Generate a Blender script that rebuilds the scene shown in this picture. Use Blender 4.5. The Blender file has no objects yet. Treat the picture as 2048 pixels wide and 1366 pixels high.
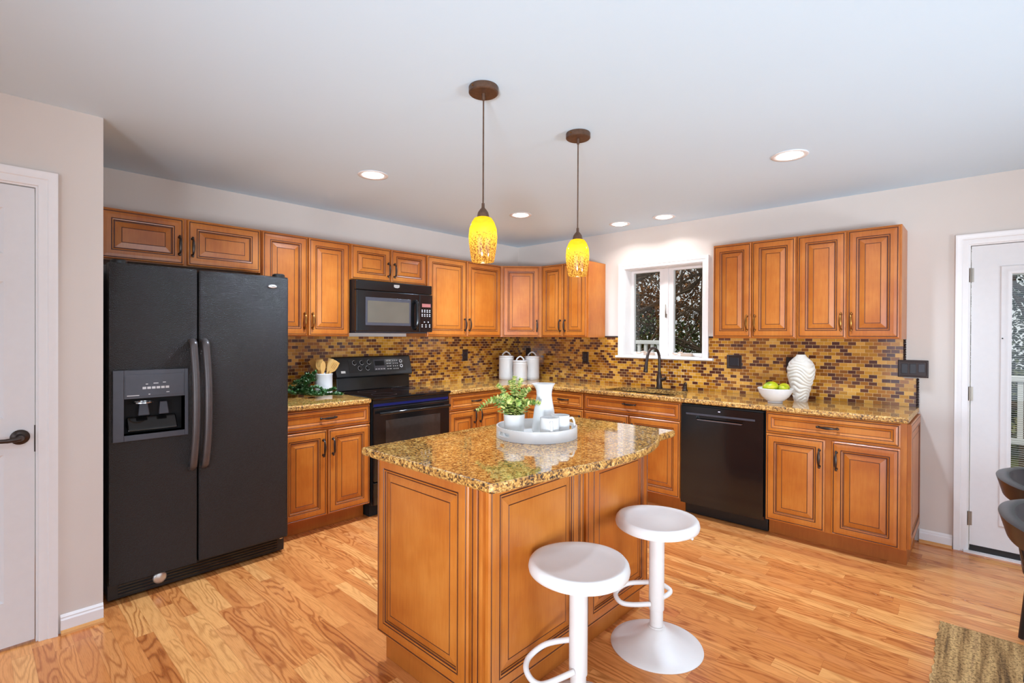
import bpy, bmesh, math, random
from mathutils import Vector, Matrix
random.seed(11)
PI = math.pi
SC = bpy.context.scene
COL = SC.collection

# ------------------------------------------------------------------ camera, world, exposure, big lights
cam_d = bpy.data.cameras.new('camera')
cam = bpy.data.objects.new('camera', cam_d)
COL.objects.link(cam)
_yaw, _roll, _pit = 0.75076, 0.00436, -0.00482
_F = Vector((-math.sin(_yaw) * math.cos(_pit), math.cos(_yaw) * math.cos(_pit), math.sin(_pit)))
_R0 = Vector((math.cos(_yaw), math.sin(_yaw), 0))
_U0 = _R0.cross(_F)
_R = math.cos(_roll) * _R0 + math.sin(_roll) * _U0
_U = -math.sin(_roll) * _R0 + math.cos(_roll) * _U0
CAM = Vector((4.0392, -4.4510, 1.3904))
M = Matrix((( _R.x, _U.x, -_F.x, CAM.x), (_R.y, _U.y, -_F.y, CAM.y), (_R.z, _U.z, -_F.z, CAM.z), (0, 0, 0, 1)))
cam.matrix_world = M
cam_d.sensor_fit = 'HORIZONTAL'
cam_d.sensor_width = 36.0
cam_d.lens = 36.0 * 1014.707 / 2048.0
cam_d.shift_x = (1024 - 1021.806) / 2048.0
cam_d.shift_y = (677.329 - 683.0) / 2048.0
cam_d.clip_start = 0.02
SC.camera = cam

vs = SC.view_settings
SC.display_settings.display_device = 'sRGB'
vs.view_transform = 'Standard'
vs.look = 'None'
vs.gamma = 1.0
vs.use_curve_mapping = False
vs.exposure = 0.0
SC.cycles.use_denoising = True
SC.cycles.max_bounces = 10
SC.cycles.diffuse_bounces = 6
SC.cycles.glossy_bounces = 5
SC.cycles.transmission_bounces = 8
SC.cycles.sample_clamp_indirect = 6.0

world = bpy.data.worlds.new('world')
SC.world = world
world.use_nodes = True
_bg = world.node_tree.nodes['Background']
_bg.inputs[0].default_value = (0.93, 0.95, 0.97, 1)
_bg.inputs[1].default_value = 0.9

def light(name, kind, loc, energy, color=(1, 1, 1), direction=None, **kw):
    d = bpy.data.lights.new(name, kind)
    d.energy = energy
    d.color = color
    for k, v in kw.items():
        setattr(d, k, v)
    o = bpy.data.objects.new(name, d)
    COL.objects.link(o)
    o.location = loc
    if direction is not None:
        o.rotation_euler = Vector(direction).to_track_quat('-Z', 'Y').to_euler()
    return o

light('sun', 'SUN', (0, 0, 12), 2.2, (1.0, .95, .86), (.25, .55, -1.0), angle=math.radians(1.5))
# added area lights for general fill, unseen behind and right of the camera
light('fill_back', 'AREA', (4.7, -8.06, 1.35), 76, (0.68, 0.82, 1.0), (0, 1, 0), shape='RECTANGLE', size=4.2, size_y=2.1)
light('fill_east', 'AREA', (8.26, -3.6, 1.3), 62, (0.68, 0.82, 1.0), (-1, 0, 0), shape='RECTANGLE', size=4.4, size_y=2.1)

# added fill spots out of frame, aimed up to brighten the far ceiling
for _p, _e, _t, _a in (((5.3, -6.6, 0.5), 1150, (2.0, -1.1, 2.62), 64), ((7.2, -2.2, 0.5), 450, (1.5, -1.5, 2.75), 66)):
    light('ceiling_fill_spot', 'SPOT', _p, _e, (0.77, 0.88, 1.0), Vector(_t) - Vector(_p), spot_size=math.radians(_a), spot_blend=1.0, shadow_soft_size=.4)

# ------------------------------------------------------------------ small helpers
def lin(c):
    c = c / 255.0
    return c / 12.92 if c <= 0.04045 else ((c + 0.055) / 1.055) ** 2.4
def rgb(r, g, b):
    return (lin(r), lin(g), lin(b), 1.0)

class MB:
    """collects geometry for ONE mesh object"""
    def __init__(self):
        self.v = []; self.f = []; self.m = []
    def add(self, verts, faces, m=0, mtx=None):
        o = len(self.v)
        for p in verts:
            p = Vector(p)
            self.v.append(tuple(mtx @ p) if mtx is not None else tuple(p))
        for f in faces:
            self.f.append(tuple(i + o for i in f)); self.m.append(m)
        return self
    def box(self, x0, x1, y0, y1, z0, z1, m=0, mtx=None):
        x0, x1 = min(x0, x1), max(x0, x1); y0, y1 = min(y0, y1), max(y0, y1); z0, z1 = min(z0, z1), max(z0, z1)
        v = [(x0, y0, z0), (x1, y0, z0), (x1, y1, z0), (x0, y1, z0), (x0, y0, z1), (x1, y0, z1), (x1, y1, z1), (x0, y1, z1)]
        f = [(0, 3, 2, 1), (4, 5, 6, 7), (0, 1, 5, 4), (1, 2, 6, 5), (2, 3, 7, 6), (3, 0, 4, 7)]
        return self.add(v, f, m, mtx)
    def tube(self, pts, r, n=10, closed=False, m=0, mtx=None, flat=None, cap=True):
        """swept circle; r may be a number or a list; flat = (list of side scales) makes an ellipse"""
        pts = [Vector(p) for p in pts]
        N = len(pts)
        rr = r if isinstance(r, (list, tuple)) else [r] * N
        vs_, fs = [], []
        prev = None
        for i, p in enumerate(pts):
            if closed:
                t = (pts[(i + 1) % N] - pts[i - 1])
            else:
                t = pts[min(i + 1, N - 1)] - pts[max(i - 1, 0)]
            t = t.normalized() if t.length > 1e-9 else Vector((0, 0, 1))
            if prev is None:
                a = Vector((0, 0, 1)) if abs(t.z) < 0.9 else Vector((1, 0, 0))
                nrm = (a - t * a.dot(t)).normalized()
            else:
                nrm = prev - t * prev.dot(t)
                nrm = nrm.normalized() if nrm.length > 1e-6 else t.orthogonal().normalized()
            prev = nrm
            b = t.cross(nrm)
            for k in range(n):
                a = 2 * PI * k / n
                s = flat[i] if flat else 1.0
                vs_.append(p + nrm * (math.cos(a) * rr[i]) + b * (math.sin(a) * rr[i] * s))
        for i in range(N if closed else N - 1):
            j = (i + 1) % N
            for k in range(n):
                l = (k + 1) % n
                fs.append((i * n + k, i * n + l, j * n + l, j * n + k))
        if not closed and cap:
            fs.append(tuple(range(n - 1, -1, -1)))
            fs.append(tuple((N - 1) * n + k for k in range(n)))
        return self.add(vs_, fs, m, mtx)
    def lathe(self, prof, n=32, c=(0, 0, 0), m=0, mtx=None, ms=None):
        vs_, fs, mm = [], [], []
        for (r, z) in prof:
            for k in range(n):
                a = 2 * PI * k / n
                vs_.append((c[0] + r * math.cos(a), c[1] + r * math.sin(a), c[2] + z))
        o = len(self.v)
        for i in range(len(prof) - 1):
            for k in range(n):
                l = (k + 1) % n
                fs.append((i * n + k, i * n + l, (i + 1) * n + l, (i + 1) * n + k))
                mm.append(ms[i] if ms else m)
        self.add(vs_, fs, m, mtx)
        for q, mi in enumerate(mm):
            self.m[len(self.m) - len(mm) + q] = mi
        return self
    def prism(self, loops, m=0, mtx=None, cap0=True, cap1=True):
        """loops: list of equal-length 3D loops, skinned in order"""
        n = len(loops[0]); vs_ = []; fs = []
        for L in loops: vs_ += list(L)
        for i in range(len(loops) - 1):
            for k in range(n):
                l = (k + 1) % n
                fs.append((i * n + k, i * n + l, (i + 1) * n + l, (i + 1) * n + k))
        if cap0: fs.append(tuple(range(n - 1, -1, -1)))
        if cap1: fs.append(tuple((len(loops) - 1) * n + k for k in range(n)))
        return self.add(vs_, fs, m, mtx)
    def mesh(self, name, mats, smooth=None):
        me = bpy.data.meshes.new(name)
        me.from_pydata(self.v, [], self.f)
        for mt in (mats if isinstance(mats, (list, tuple)) else [mats]):
            me.materials.append(mt)
        me.polygons.foreach_set('material_index', self.m)
        bm = bmesh.new(); bm.from_mesh(me)
        bmesh.ops.recalc_face_normals(bm, faces=bm.faces)
        bm.to_mesh(me); bm.free()
        if smooth is not None:
            me.polygons.foreach_set('use_smooth', [True] * len(me.polygons))
            me.set_sharp_from_angle(angle=math.radians(smooth))
        me.update()
        return me
    def build(self, name, mats, parent=None, smooth=None, bevel=None, loc=None):
        o = bpy.data.objects.new(name, self.mesh(name, mats, smooth))
        COL.objects.link(o)
        if parent is not None: o.parent = parent
        if loc is not None: o.location = loc
        if bevel:
            b = o.modifiers.new('bevel', 'BEVEL'); b.width = bevel; b.segments = 2
            b.limit_method = 'ANGLE'; b.angle_limit = math.radians(40)
        return o

def tag(o, label, cat, group=None):
    o['label'] = label; o['category'] = cat
    if group: o['group'] = group
    return o
def thing(name, label, cat, loc=(0, 0, 0), rotz=0.0, group=None):
    o = bpy.data.objects.new(name, None)
    o.empty_display_size = 0.1
    COL.objects.link(o)
    o.location = loc; o.rotation_euler = (0, 0, rotz)
    return tag(o, label, cat, group)
def struct(o):
    o['kind'] = 'structure'
    return o
def copy_tree(o, parent=None):
    c = o.copy(); COL.objects.link(c)
    if parent is not None: c.parent = parent
    for ch in list(o.children):
        copy_tree(ch, c)
    return c

def catmull(pts, k=8, closed=False):
    P = [Vector(p) for p in pts]; out = []
    n = len(P)
    rng = n if closed else n - 1
    for i in range(rng):
        if closed:
            a, b, c, d = P[i - 1], P[i], P[(i + 1) % n], P[(i + 2) % n]
        else:
            a, b, c, d = P[max(i - 1, 0)], P[i], P[i + 1], P[min(i + 2, n - 1)]
        for j in range(k):
            t = j / k
            out.append(0.5 * ((2 * b) + (-a + c) * t + (2 * a - 5 * b + 4 * c - d) * t * t + (-a + 3 * b - 3 * c + d) * t ** 3))
    if not closed: out.append(P[-1])
    return out

# ------------------------------------------------------------------ materials
class NT:
    def __init__(self, name):
        self.mat = bpy.data.materials.new(name); self.mat.use_nodes = True
        self.t = self.mat.node_tree; self.p = self.t.nodes['Principled BSDF']
        self.out = self.t.nodes['Material Output']
    def n(self, typ, **kw):
        nd = self.t.nodes.new(typ)
        for k, v in kw.items():
            if k.startswith('i_'):
                key = k[2:]
                key = int(key) if key.isdigit() else key.replace('_', ' ')
                nd.inputs[key].default_value = v
            else: setattr(nd, k, v)
        return nd
    def l(self, a, b): self.t.links.new(a, b)
    def math(self, op, a, b=None, c=None):
        nd = self.t.nodes.new('ShaderNodeMath'); nd.operation = op
        for i, x in enumerate((a, b, c)):
            if x is None: continue
            if hasattr(x, 'links'): self.l(x, nd.inputs[i])
            else: nd.inputs[i].default_value = x
        return nd.outputs[0]
    def ramp(self, fac, stops, interp='LINEAR'):
        nd = self.t.nodes.new('ShaderNodeValToRGB'); cr = nd.color_ramp; cr.interpolation = interp
        while len(cr.elements) < len(stops): cr.elements.new(0.5)
        for e, (p, c) in zip(cr.elements, stops):
            e.position = p; e.color = c
        self.l(fac, nd.inputs[0])
        return nd.outputs[0]
    def mix(self, fac, a, b, blend='MIX'):
        nd = self.t.nodes.new('ShaderNodeMix'); nd.data_type = 'RGBA'; nd.blend_type = blend
        for sock, x in ((nd.inputs[0], fac), (nd.inputs[6], a), (nd.inputs[7], b)):
            if hasattr(x, 'links'): self.l(x, sock)
            else: sock.default_value = x
        return nd.outputs[2]
    def coords(self, scale=(1, 1, 1), rnd=True, kind='Object', rot=(0, 0, 0)):
        tc = self.n('ShaderNodeTexCoord'); mp = self.n('ShaderNodeMapping')
        mp.inputs['Scale'].default_value = scale
        mp.inputs['Rotation'].default_value = rot
        self.l(tc.outputs[kind], mp.inputs[0])
        if rnd:
            oi = self.n('ShaderNodeObjectInfo')
            cb = self.n('ShaderNodeCombineXYZ')
            for i in range(3):
                self.l(self.math('MULTIPLY', oi.outputs['Random'], 7.3 + 3.1 * i), cb.inputs[i])
            self.l(cb.outputs[0], mp.inputs['Location'])
        return mp.outputs[0]
    def noise(self, vec, scale, detail=3, rough=0.5, dist=0.0):
        nd = self.n('ShaderNodeTexNoise')
        nd.inputs['Scale'].default_value = scale; nd.inputs['Detail'].default_value = detail
        nd.inputs['Roughness'].default_value = rough; nd.inputs['Distortion'].default_value = dist
        self.l(vec, nd.inputs['Vector'])
        return nd.outputs[0]
    def bump(self, h, strength=0.3, dist=0.01):
        b = self.n('ShaderNodeBump'); b.inputs['Strength'].default_value = strength; b.inputs['Distance'].default_value = dist
        self.l(h, b.inputs['Height']); self.l(b.outputs[0], self.p.inputs['Normal'])
    def set(self, **kw):
        names = {'base': 'Base Color', 'rough': 'Roughness', 'metal': 'Metallic', 'spec': 'Specular IOR Level', 'coat': 'Coat Weight',
                 'coatr': 'Coat Roughness', 'em': 'Emission Color', 'ems': 'Emission Strength', 'trans': 'Transmission Weight', 'ior': 'IOR', 'alpha': 'Alpha', 'sheen': 'Sheen Weight'}
        for k, v in kw.items():
            s = self.p.inputs[names[k]]
            if hasattr(v, 'links'): self.l(v, s)
            else: s.default_value = v
        return self

def plain(name, col, rough=0.5, metal=0.0, spec=0.5, coat=0.0, noise=0.04, nscale=30, bump=0.0, bscale=200):
    """simple procedural material with a slight tone variation"""
    t = NT(name)
    v = t.coords()
    nz = t.noise(v, nscale, 3)
    dark = tuple(c * (1 - noise) for c in col[:3]) + (1,)
    lite = tuple(min(1, c * (1 + noise)) for c in col[:3]) + (1,)
    t.set(base=t.ramp(nz, [(0.3, dark), (0.7, lite)]), rough=rough, metal=metal, spec=spec, coat=coat)
    if bump:
        t.bump(t.noise(v, bscale, 2), bump, 0.002)
    return t.mat

def wood_mat(name, c1, c2, c3, rough=0.36, coat=0.25):
    t = NT(name)
    v = t.coords((1, 1, 1))
    vs_ = t.coords((9, 9, 0.9))
    mott = t.noise(v, 3.5, 3, 0.55)
    grain = t.noise(vs_, 9, 5, 0.6, 0.4)
    fine = t.noise(t.coords((40, 40, 2.5)), 8, 3, 0.6)
    f = t.math('ADD', t.math('MULTIPLY', mott, 0.66), t.math('ADD', t.math('MULTIPLY', grain, 0.25), t.math('MULTIPLY', fine, 0.09)))
    oi = t.n('ShaderNodeObjectInfo')
    f = t.math('ADD', f, t.math('MULTIPLY', t.math('SUBTRACT', oi.outputs['Random'], 0.5), 0.10))
    t.set(base=t.ramp(f, [(0.34, c1), (0.5, c2), (0.66, c3)]), rough=rough, coat=coat, coatr=0.25, spec=0.4)
    t.bump(fine, 0.05, 0.001)
    return t.mat

M_WOOD = wood_mat('cinnamon_maple', rgb(164, 84, 20), rgb(181, 102, 32), rgb(195, 119, 46))
M_GLAZE = plain('dark_glaze', rgb(84, 38, 14), 0.45, noise=0.15)
M_TOE = wood_mat('toe_kick_wood', rgb(160, 86, 26), rgb(174, 98, 34), rgb(184, 110, 42), 0.45, 0.0)
M_SHOE = wood_mat('oak_shoe', rgb(190, 125, 62), rgb(204, 140, 74), rgb(214, 150, 84), 0.4, 0.1)
M_BRONZE = plain('oil_rubbed_bronze', rgb(70, 58, 52), 0.34, 0.75, noise=0.15)
M_BRASSY = plain('antique_brass', rgb(150, 100, 48), 0.3, 0.9, noise=0.15)
M_WALL = plain('beige_wall_paint', rgb(213, 201, 191), 0.75, spec=0.25, noise=0.012, nscale=4, bump=0.06, bscale=260)
M_CEIL = plain('ceiling_paint', rgb(212, 230, 242), 0.9, spec=0.1, noise=0.006, nscale=2)
M_TRIM = plain('white_trim_paint', rgb(232, 226, 222), 0.38, spec=0.45, noise=0.01)
M_DOORW = plain('white_door_paint', rgb(224, 219, 216), 0.42, spec=0.45, noise=0.012, bump=0.05, bscale=120)
M_WHITE = plain('white_ceramic', rgb(222, 219, 216), 0.22, spec=0.5, noise=0.008)
M_WHITEM = plain('matte_white_paint', rgb(224, 217, 211), 0.4, spec=0.45, noise=0.01)
M_CANIS = plain('cream_enamel', rgb(212, 206, 198), 0.3, noise=0.02)
M_VASE = plain('bisque_ceramic', rgb(212, 202, 188), 0.75, spec=0.2, noise=0.03, bump=0.1)
M_BLACK = plain('black_gloss', rgb(20, 19, 19), 0.12, spec=0.55, noise=0.1)
M_BLACKS = plain('black_satin', rgb(28, 27, 27), 0.35, spec=0.45, noise=0.1)
M_COOKTOP = plain('black_glass', rgb(14, 13, 13), 0.05, spec=0.6, noise=0.1)
M_OVENW = plain('tinted_oven_glass', rgb(54, 48, 44), 0.10, spec=0.5, noise=0.1)
M_BLUE = plain('blue_film', rgb(14, 34, 110), 0.25, noise=0.05)
M_CHAR = plain('charcoal_plastic', rgb(66, 64, 70), 0.38, spec=0.4, noise=0.06)
M_HANDLE = plain('smoked_grey_handle', rgb(84, 76, 74), 0.34, 0.35, noise=0.06)
M_DARKGAP = plain('dark_gap', rgb(10, 9, 9), 0.8, noise=0.1)
M_CHROME = plain('brushed_chrome', rgb(200, 198, 196), 0.22, 1.0, noise=0.03)
M_SILVER = plain('silver_badge', rgb(214, 212, 206), 0.3, 0.7, noise=0.05)
M_MARK = plain('printed_marks', rgb(205, 202, 200), 0.5, noise=0.02)
M_NICKEL = plain('satin_nickel', rgb(150, 140, 128), 0.35, 0.9, noise=0.05)
M_PLATE = plain('dark_wall_plate', rgb(52, 36, 32), 0.4, 0.3, noise=0.12)
M_PLATEIN = plain('dark_switch', rgb(40, 36, 40), 0.35, noise=0.05)
M_PENDB = plain('pendant_bronze', rgb(92, 66, 50), 0.45, 0.4, noise=0.2, nscale=60)
M_SPOON = wood_mat('bamboo', rgb(205, 150, 78), rgb(222, 172, 98), rgb(232, 188, 118), 0.5, 0.0)
M_PINKW = plain('window_hardware', rgb(196, 172, 152), 0.4, 0.2, noise=0.05)
M_CHAIR = plain('black_stained_chair', rgb(30, 29, 33), 0.32, spec=0.5, noise=0.1)
M_BLADE = plain('blind_slat', rgb(205, 200, 192), 0.5, noise=0.02)
M_SINK = plain('black_sink', rgb(44, 44, 44), 0.4, 0.2, noise=0.08)
M_BARK = plain('tree_bark', rgb(84, 70, 58), 0.9, spec=0.1, noise=0.25, nscale=14)
M_BARKP = plain('pale_strip_bark', rgb(170, 165, 155), 0.9, spec=0.1, noise=0.15, nscale=14)
M_LEAFB = plain('brown_leaves', rgb(142, 104, 72), 0.8, spec=0.1, noise=0.35, nscale=5)
M_LEAFG = plain('evergreen_leaves', rgb(74, 84, 44), 0.7, spec=0.2, noise=0.4, nscale=4)
M_GRASS = plain('lawn', rgb(92, 96, 58), 0.9, spec=0.1, noise=0.3, nscale=3)
M_DECK = plain('deck_boards', rgb(140, 128, 116), 0.8, spec=0.2, noise=0.12)
M_RAILW = plain('white_vinyl', rgb(236, 238, 240), 0.4, noise=0.01)

def granite(name, light=1.0, rough=0.06, bump=0.0):
    t = NT(name)
    v = t.coords((1, 1, 1), rnd=False)
    big = t.noise(v, 9, 4, 0.6, 0.6)
    mid = t.noise(v, 75, 5, 0.68, 0.4)
    vo = t.n('ShaderNodeTexVoronoi'); vo.inputs['Scale'].default_value = 170
    t.l(v, vo.inputs['Vector'])
    vb = t.n('ShaderNodeTexVoronoi'); vb.inputs['Scale'].default_value = 95
    t.l(v, vb.inputs['Vector'])
    sp = t.n('ShaderNodeSeparateColor'); t.l(vo.outputs['Color'], sp.inputs[0])
    sb = t.n('ShaderNodeSeparateColor'); t.l(vb.outputs['Color'], sb.inputs[0])
    f = t.math('ADD', t.math('MULTIPLY', mid, 0.62), t.math('ADD', t.math('MULTIPLY', big, 0.25), t.math('MULTIPLY', t.math('SUBTRACT', sp.outputs[0], 0.5), 0.22)))
    f = t.math('ADD', f, t.math('MULTIPLY', t.math('SUBTRACT', sb.outputs[1], 0.5), 0.16))
    col = t.ramp(f, [(0.26, rgb(52, 38, 26)), (0.33, rgb(112, 74, 36)), (0.40, rgb(170, 116, 54)), (0.49, rgb(202, 150, 74)), (0.60, rgb(220, 180, 106)), (0.72, rgb(228, 206, 158))])
    t.set(base=col, rough=rough, spec=0.55, coat=0.35 if rough < 0.2 else 0.0, coatr=0.03)
    if bump: t.bump(t.noise(v, 70, 4, 0.6), bump, 0.006)
    return t.mat
M_GRAN = granite('gold_granite')
M_GRANE = granite('gold_granite_chiselled', rough=0.32, bump=0.9)

def fridge_mat():
    t = NT('pebbled_black')
    v = t.coords((1, 1, 1), rnd=False)
    vo = t.n('ShaderNodeTexVoronoi'); vo.inputs['Scale'].default_value = 300
    t.l(v, vo.inputs['Vector'])
    t.set(base=t.ramp(t.noise(v, 3, 2), [(0.3, rgb(17, 15, 14)), (0.7, rgb(24, 20, 19))]), rough=0.24, spec=0.42)
    h = t.math('ADD', vo.outputs['Distance'], t.noise(v, 260, 3))
    t.bump(h, 0.75, 0.0028)
    return t.mat
M_FRIDGE = fridge_mat()

def tile_mat(name, ax):
    """glass mosaic, 1 x 2 inch running bond; ax = object axis that runs along the wall"""
    t = NT(name)
    tc = t.n('ShaderNodeTexCoord'); sp = t.n('ShaderNodeSeparateXYZ'); t.l(tc.outputs['Object'], sp.inputs[0])
    cb = t.n('ShaderNodeCombineXYZ')
    t.l(sp.outputs[ax], cb.inputs[0]); t.l(t.math('SUBTRACT', sp.outputs[2], 0.914), cb.inputs[1])
    br = t.n('ShaderNodeTexBrick'); br.offset = 0.5; br.offset_frequency = 2; br.squash = 1.0
    for k, v in (('Scale', 1.0), ('Mortar Size', 0.0011), ('Mortar Smooth', 0.15), ('Bias', 0.0), ('Brick Width', 0.0512), ('Row Height', 0.0262)):
        br.inputs[k].default_value = v
    br.inputs['Color1'].default_value = (0, 0, 0, 1); br.inputs['Color2'].default_value = (1, 1, 1, 1); br.inputs['Mortar'].default_value = (0.5, 0.5, 0.5, 1)
    t.l(cb.outputs[0], br.inputs['Vector'])
    sc = t.n('ShaderNodeSeparateColor'); t.l(br.outputs['Color'], sc.inputs[0])
    tone = t.ramp(sc.outputs[0], [(0.0, rgb(84, 44, 30)), (0.15, rgb(98, 54, 32)), (0.28, rgb(136, 80, 24)), (0.44, rgb(162, 100, 30)), (0.58, rgb(196, 138, 44)), (0.74, rgb(208, 152, 66)), (0.88, rgb(176, 118, 26))], 'CONSTANT')
    col = t.mix(br.outputs['Fac'], tone, rgb(214, 178, 120))
    rg = t.math('ADD', t.math('MULTIPLY', br.outputs['Fac'], 0.5), 0.10)
    t.set(base=col, rough=rg, spec=0.55)
    t.bump(t.math('SUBTRACT', 1.0, br.outputs['Fac']), 0.35, 0.002)
    return t.mat
M_TILEL = tile_mat('mosaic_left', 1)
M_TILER = tile_mat('mosaic_right', 0)

def floor_mat():
    t = NT('oak_strip_floor')
    tc = t.n('ShaderNodeTexCoord'); sp = t.n('ShaderNodeSeparateXYZ'); t.l(tc.outputs['Object'], sp.inputs[0])
    X, Y = sp.outputs[0], sp.outputs[1]
    W = 0.0665
    ry = t.math('DIVIDE', Y, W)
    row = t.math('FLOOR', ry)
    wn1 = t.n('ShaderNodeTexWhiteNoise', noise_dimensions='1D'); t.l(row, wn1.inputs['W'])
    xs = t.math('ADD', t.math('DIVIDE', X, 0.62), t.math('MULTIPLY', wn1.outputs['Value'], 9.0))
    pid = t.math('FLOOR', xs)
    cb = t.n('ShaderNodeCombineXYZ'); t.l(row, cb.inputs[0]); t.l(pid, cb.inputs[1])
    wn = t.n('ShaderNodeTexWhiteNoise', noise_dimensions='2D'); t.l(cb.outputs[0], wn.inputs['Vector'])
    R1 = wn.outputs['Value']
    sc = t.n('ShaderNodeSeparateColor'); t.l(wn.outputs['Color'], sc.inputs[0])
    R2, R3 = sc.outputs[1], sc.outputs[2]
    # cathedral grain: contour lines of a stretched noise, shifted per board
    gv = t.n('ShaderNodeCombineXYZ')
    t.l(t.math('ADD', t.math('MULTIPLY', X, 1.5), t.math('MULTIPLY', R2, 60.0)), gv.inputs[0])
    t.l(t.math('ADD', t.math('MULTIPLY', Y, 9.0), t.math('MULTIPLY', R3, 40.0)), gv.inputs[1])
    nz = t.noise(gv.outputs[0], 1.25, 1.5, 0.45, 0.15)
    wob = t.noise(gv.outputs[0], 14, 2, 0.5)
    ph = t.math('ADD', t.math('MULTIPLY', nz, 70.0), t.math('MULTIPLY', wob, 2.2))
    ring = t.math('MULTIPLY', t.math('ADD', t.math('SINE', ph), 1.0), 0.5)
    ring = t.math('POWER', ring, 2.6)
    ring = t.math('MULTIPLY', ring, t.math('ADD', 0.25, t.math('MULTIPLY', R3, 0.75)))
    # fine pores along the board
    pv = t.n('ShaderNodeCombineXYZ'); t.l(t.math('MULTIPLY', X, 14.0), pv.inputs[0]); t.l(t.math('MULTIPLY', Y, 380.0), pv.inputs[1])
    pore = t.noise(pv.outputs[0], 1.0, 3, 0.6)
    base = t.ramp(R1, [(0.0, rgb(198, 120, 62)), (0.3, rgb(214, 136, 74)), (0.6, rgb(226, 152, 86)), (0.85, rgb(234, 168, 100)), (1.0, rgb(202, 120, 66))])
    dark = t.mix(1.0, base, (0.55, 0.40, 0.30, 1), 'MULTIPLY')
    col = t.mix(t.math('MULTIPLY', ring, 0.95), base, dark)
    pr = t.ramp(pore, [(0.36, (0.80, 0.74, 0.68, 1)), (0.52, (1, 1, 1, 1))])
    col = t.mix(0.8, col, pr, 'MULTIPLY')
    fy = t.math('FRACT', ry); fx = t.math('FRACT', xs)
    ey = t.math('MINIMUM', fy, t.math('SUBTRACT', 1.0, fy))
    ex = t.math('MULTIPLY', t.math('MINIMUM', fx, t.math('SUBTRACT', 1.0, fx)), 0.62 / W)
    ed = t.math('MINIMUM', ey, ex)
    seam = t.math('LESS_THAN', ed, 0.010)
    col = t.mix(t.math('MULTIPLY', seam, 0.35), col, rgb(120, 70, 36))
    t.set(base=col, rough=t.math('ADD', 0.20, t.math('MULTIPLY', ring, 0.08)), spec=0.45)
    t.bump(pore, 0.04, 0.001)
    return t.mat
M_FLOOR = floor_mat()

def rug_mat():
    t = NT('jute_weave')
    tc = t.n('ShaderNodeTexCoord'); sp = t.n('ShaderNodeSeparateXYZ'); t.l(tc.outputs['Object'], sp.inputs[0])
    X, Y = sp.outputs[0], sp.outputs[1]
    st = t.n('ShaderNodeCombineXYZ'); t.l(t.math('MULTIPLY', X, 28.0), st.inputs[0]); t.l(t.math('MULTIPLY', Y, 1.6), st.inputs[1])
    stripe = t.noise(st.outputs[0], 1.0, 3, 0.6)
    kn = t.n('ShaderNodeCombineXYZ'); t.l(t.math('MULTIPLY', X, 90.0), kn.inputs[0]); t.l(t.math('MULTIPLY', Y, 60.0), kn.inputs[1])
    knot = t.noise(kn.outputs[0], 1.2, 3, 0.7)
    c = t.ramp(stripe, [(0.32, rgb(112, 86, 60)), (0.45, rgb(176, 136, 88)), (0.58, rgb(214, 172, 116)), (0.7, rgb(186, 146, 100))])
    k = t.ramp(knot, [(0.36, (0.25, 0.22, 0.2, 1)), (0.55, (1, 1, 1, 1))])
    t.set(base=t.mix(0.85, c, k, 'MULTIPLY'), rough=0.95, spec=0.1)
    t.bump(knot, 0.8, 0.008)
    return t.mat
M_RUG = rug_mat()

def glass_mat():
    t = NT('window_glass')
    tr = t.n('ShaderNodeBsdfTransparent'); gl = t.n('ShaderNodeBsdfGlossy'); gl.inputs['Roughness'].default_value = 0.0
    fr = t.n('ShaderNodeFresnel'); fr.inputs['IOR'].default_value = 1.45
    tr.inputs[0].default_value = (0.95, 0.97, 0.96, 1)
    mx = t.n('ShaderNodeMixShader'); t.l(t.math('MULTIPLY', fr.outputs[0], 0.8), mx.inputs[0]); t.l(tr.outputs[0], mx.inputs[1]); t.l(gl.outputs[0], mx.inputs[2])
    t.l(mx.outputs[0], t.out.inputs[0])
    return t.mat
M_GLASS = glass_mat()

def emis(name, col, strength):
    t = NT(name)
    t.set(base=col, em=col, ems=strength, rough=0.4)
    return t.mat
M_LENS = emis('lit_downlight_lens', (1.0, 0.98, 0.95, 1), 9.0)
M_DISPLAY = emis('display_red', rgb(150, 90, 84), 0.25)
M_LED = emis('small_led', rgb(200, 190, 235), 1.2)

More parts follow.
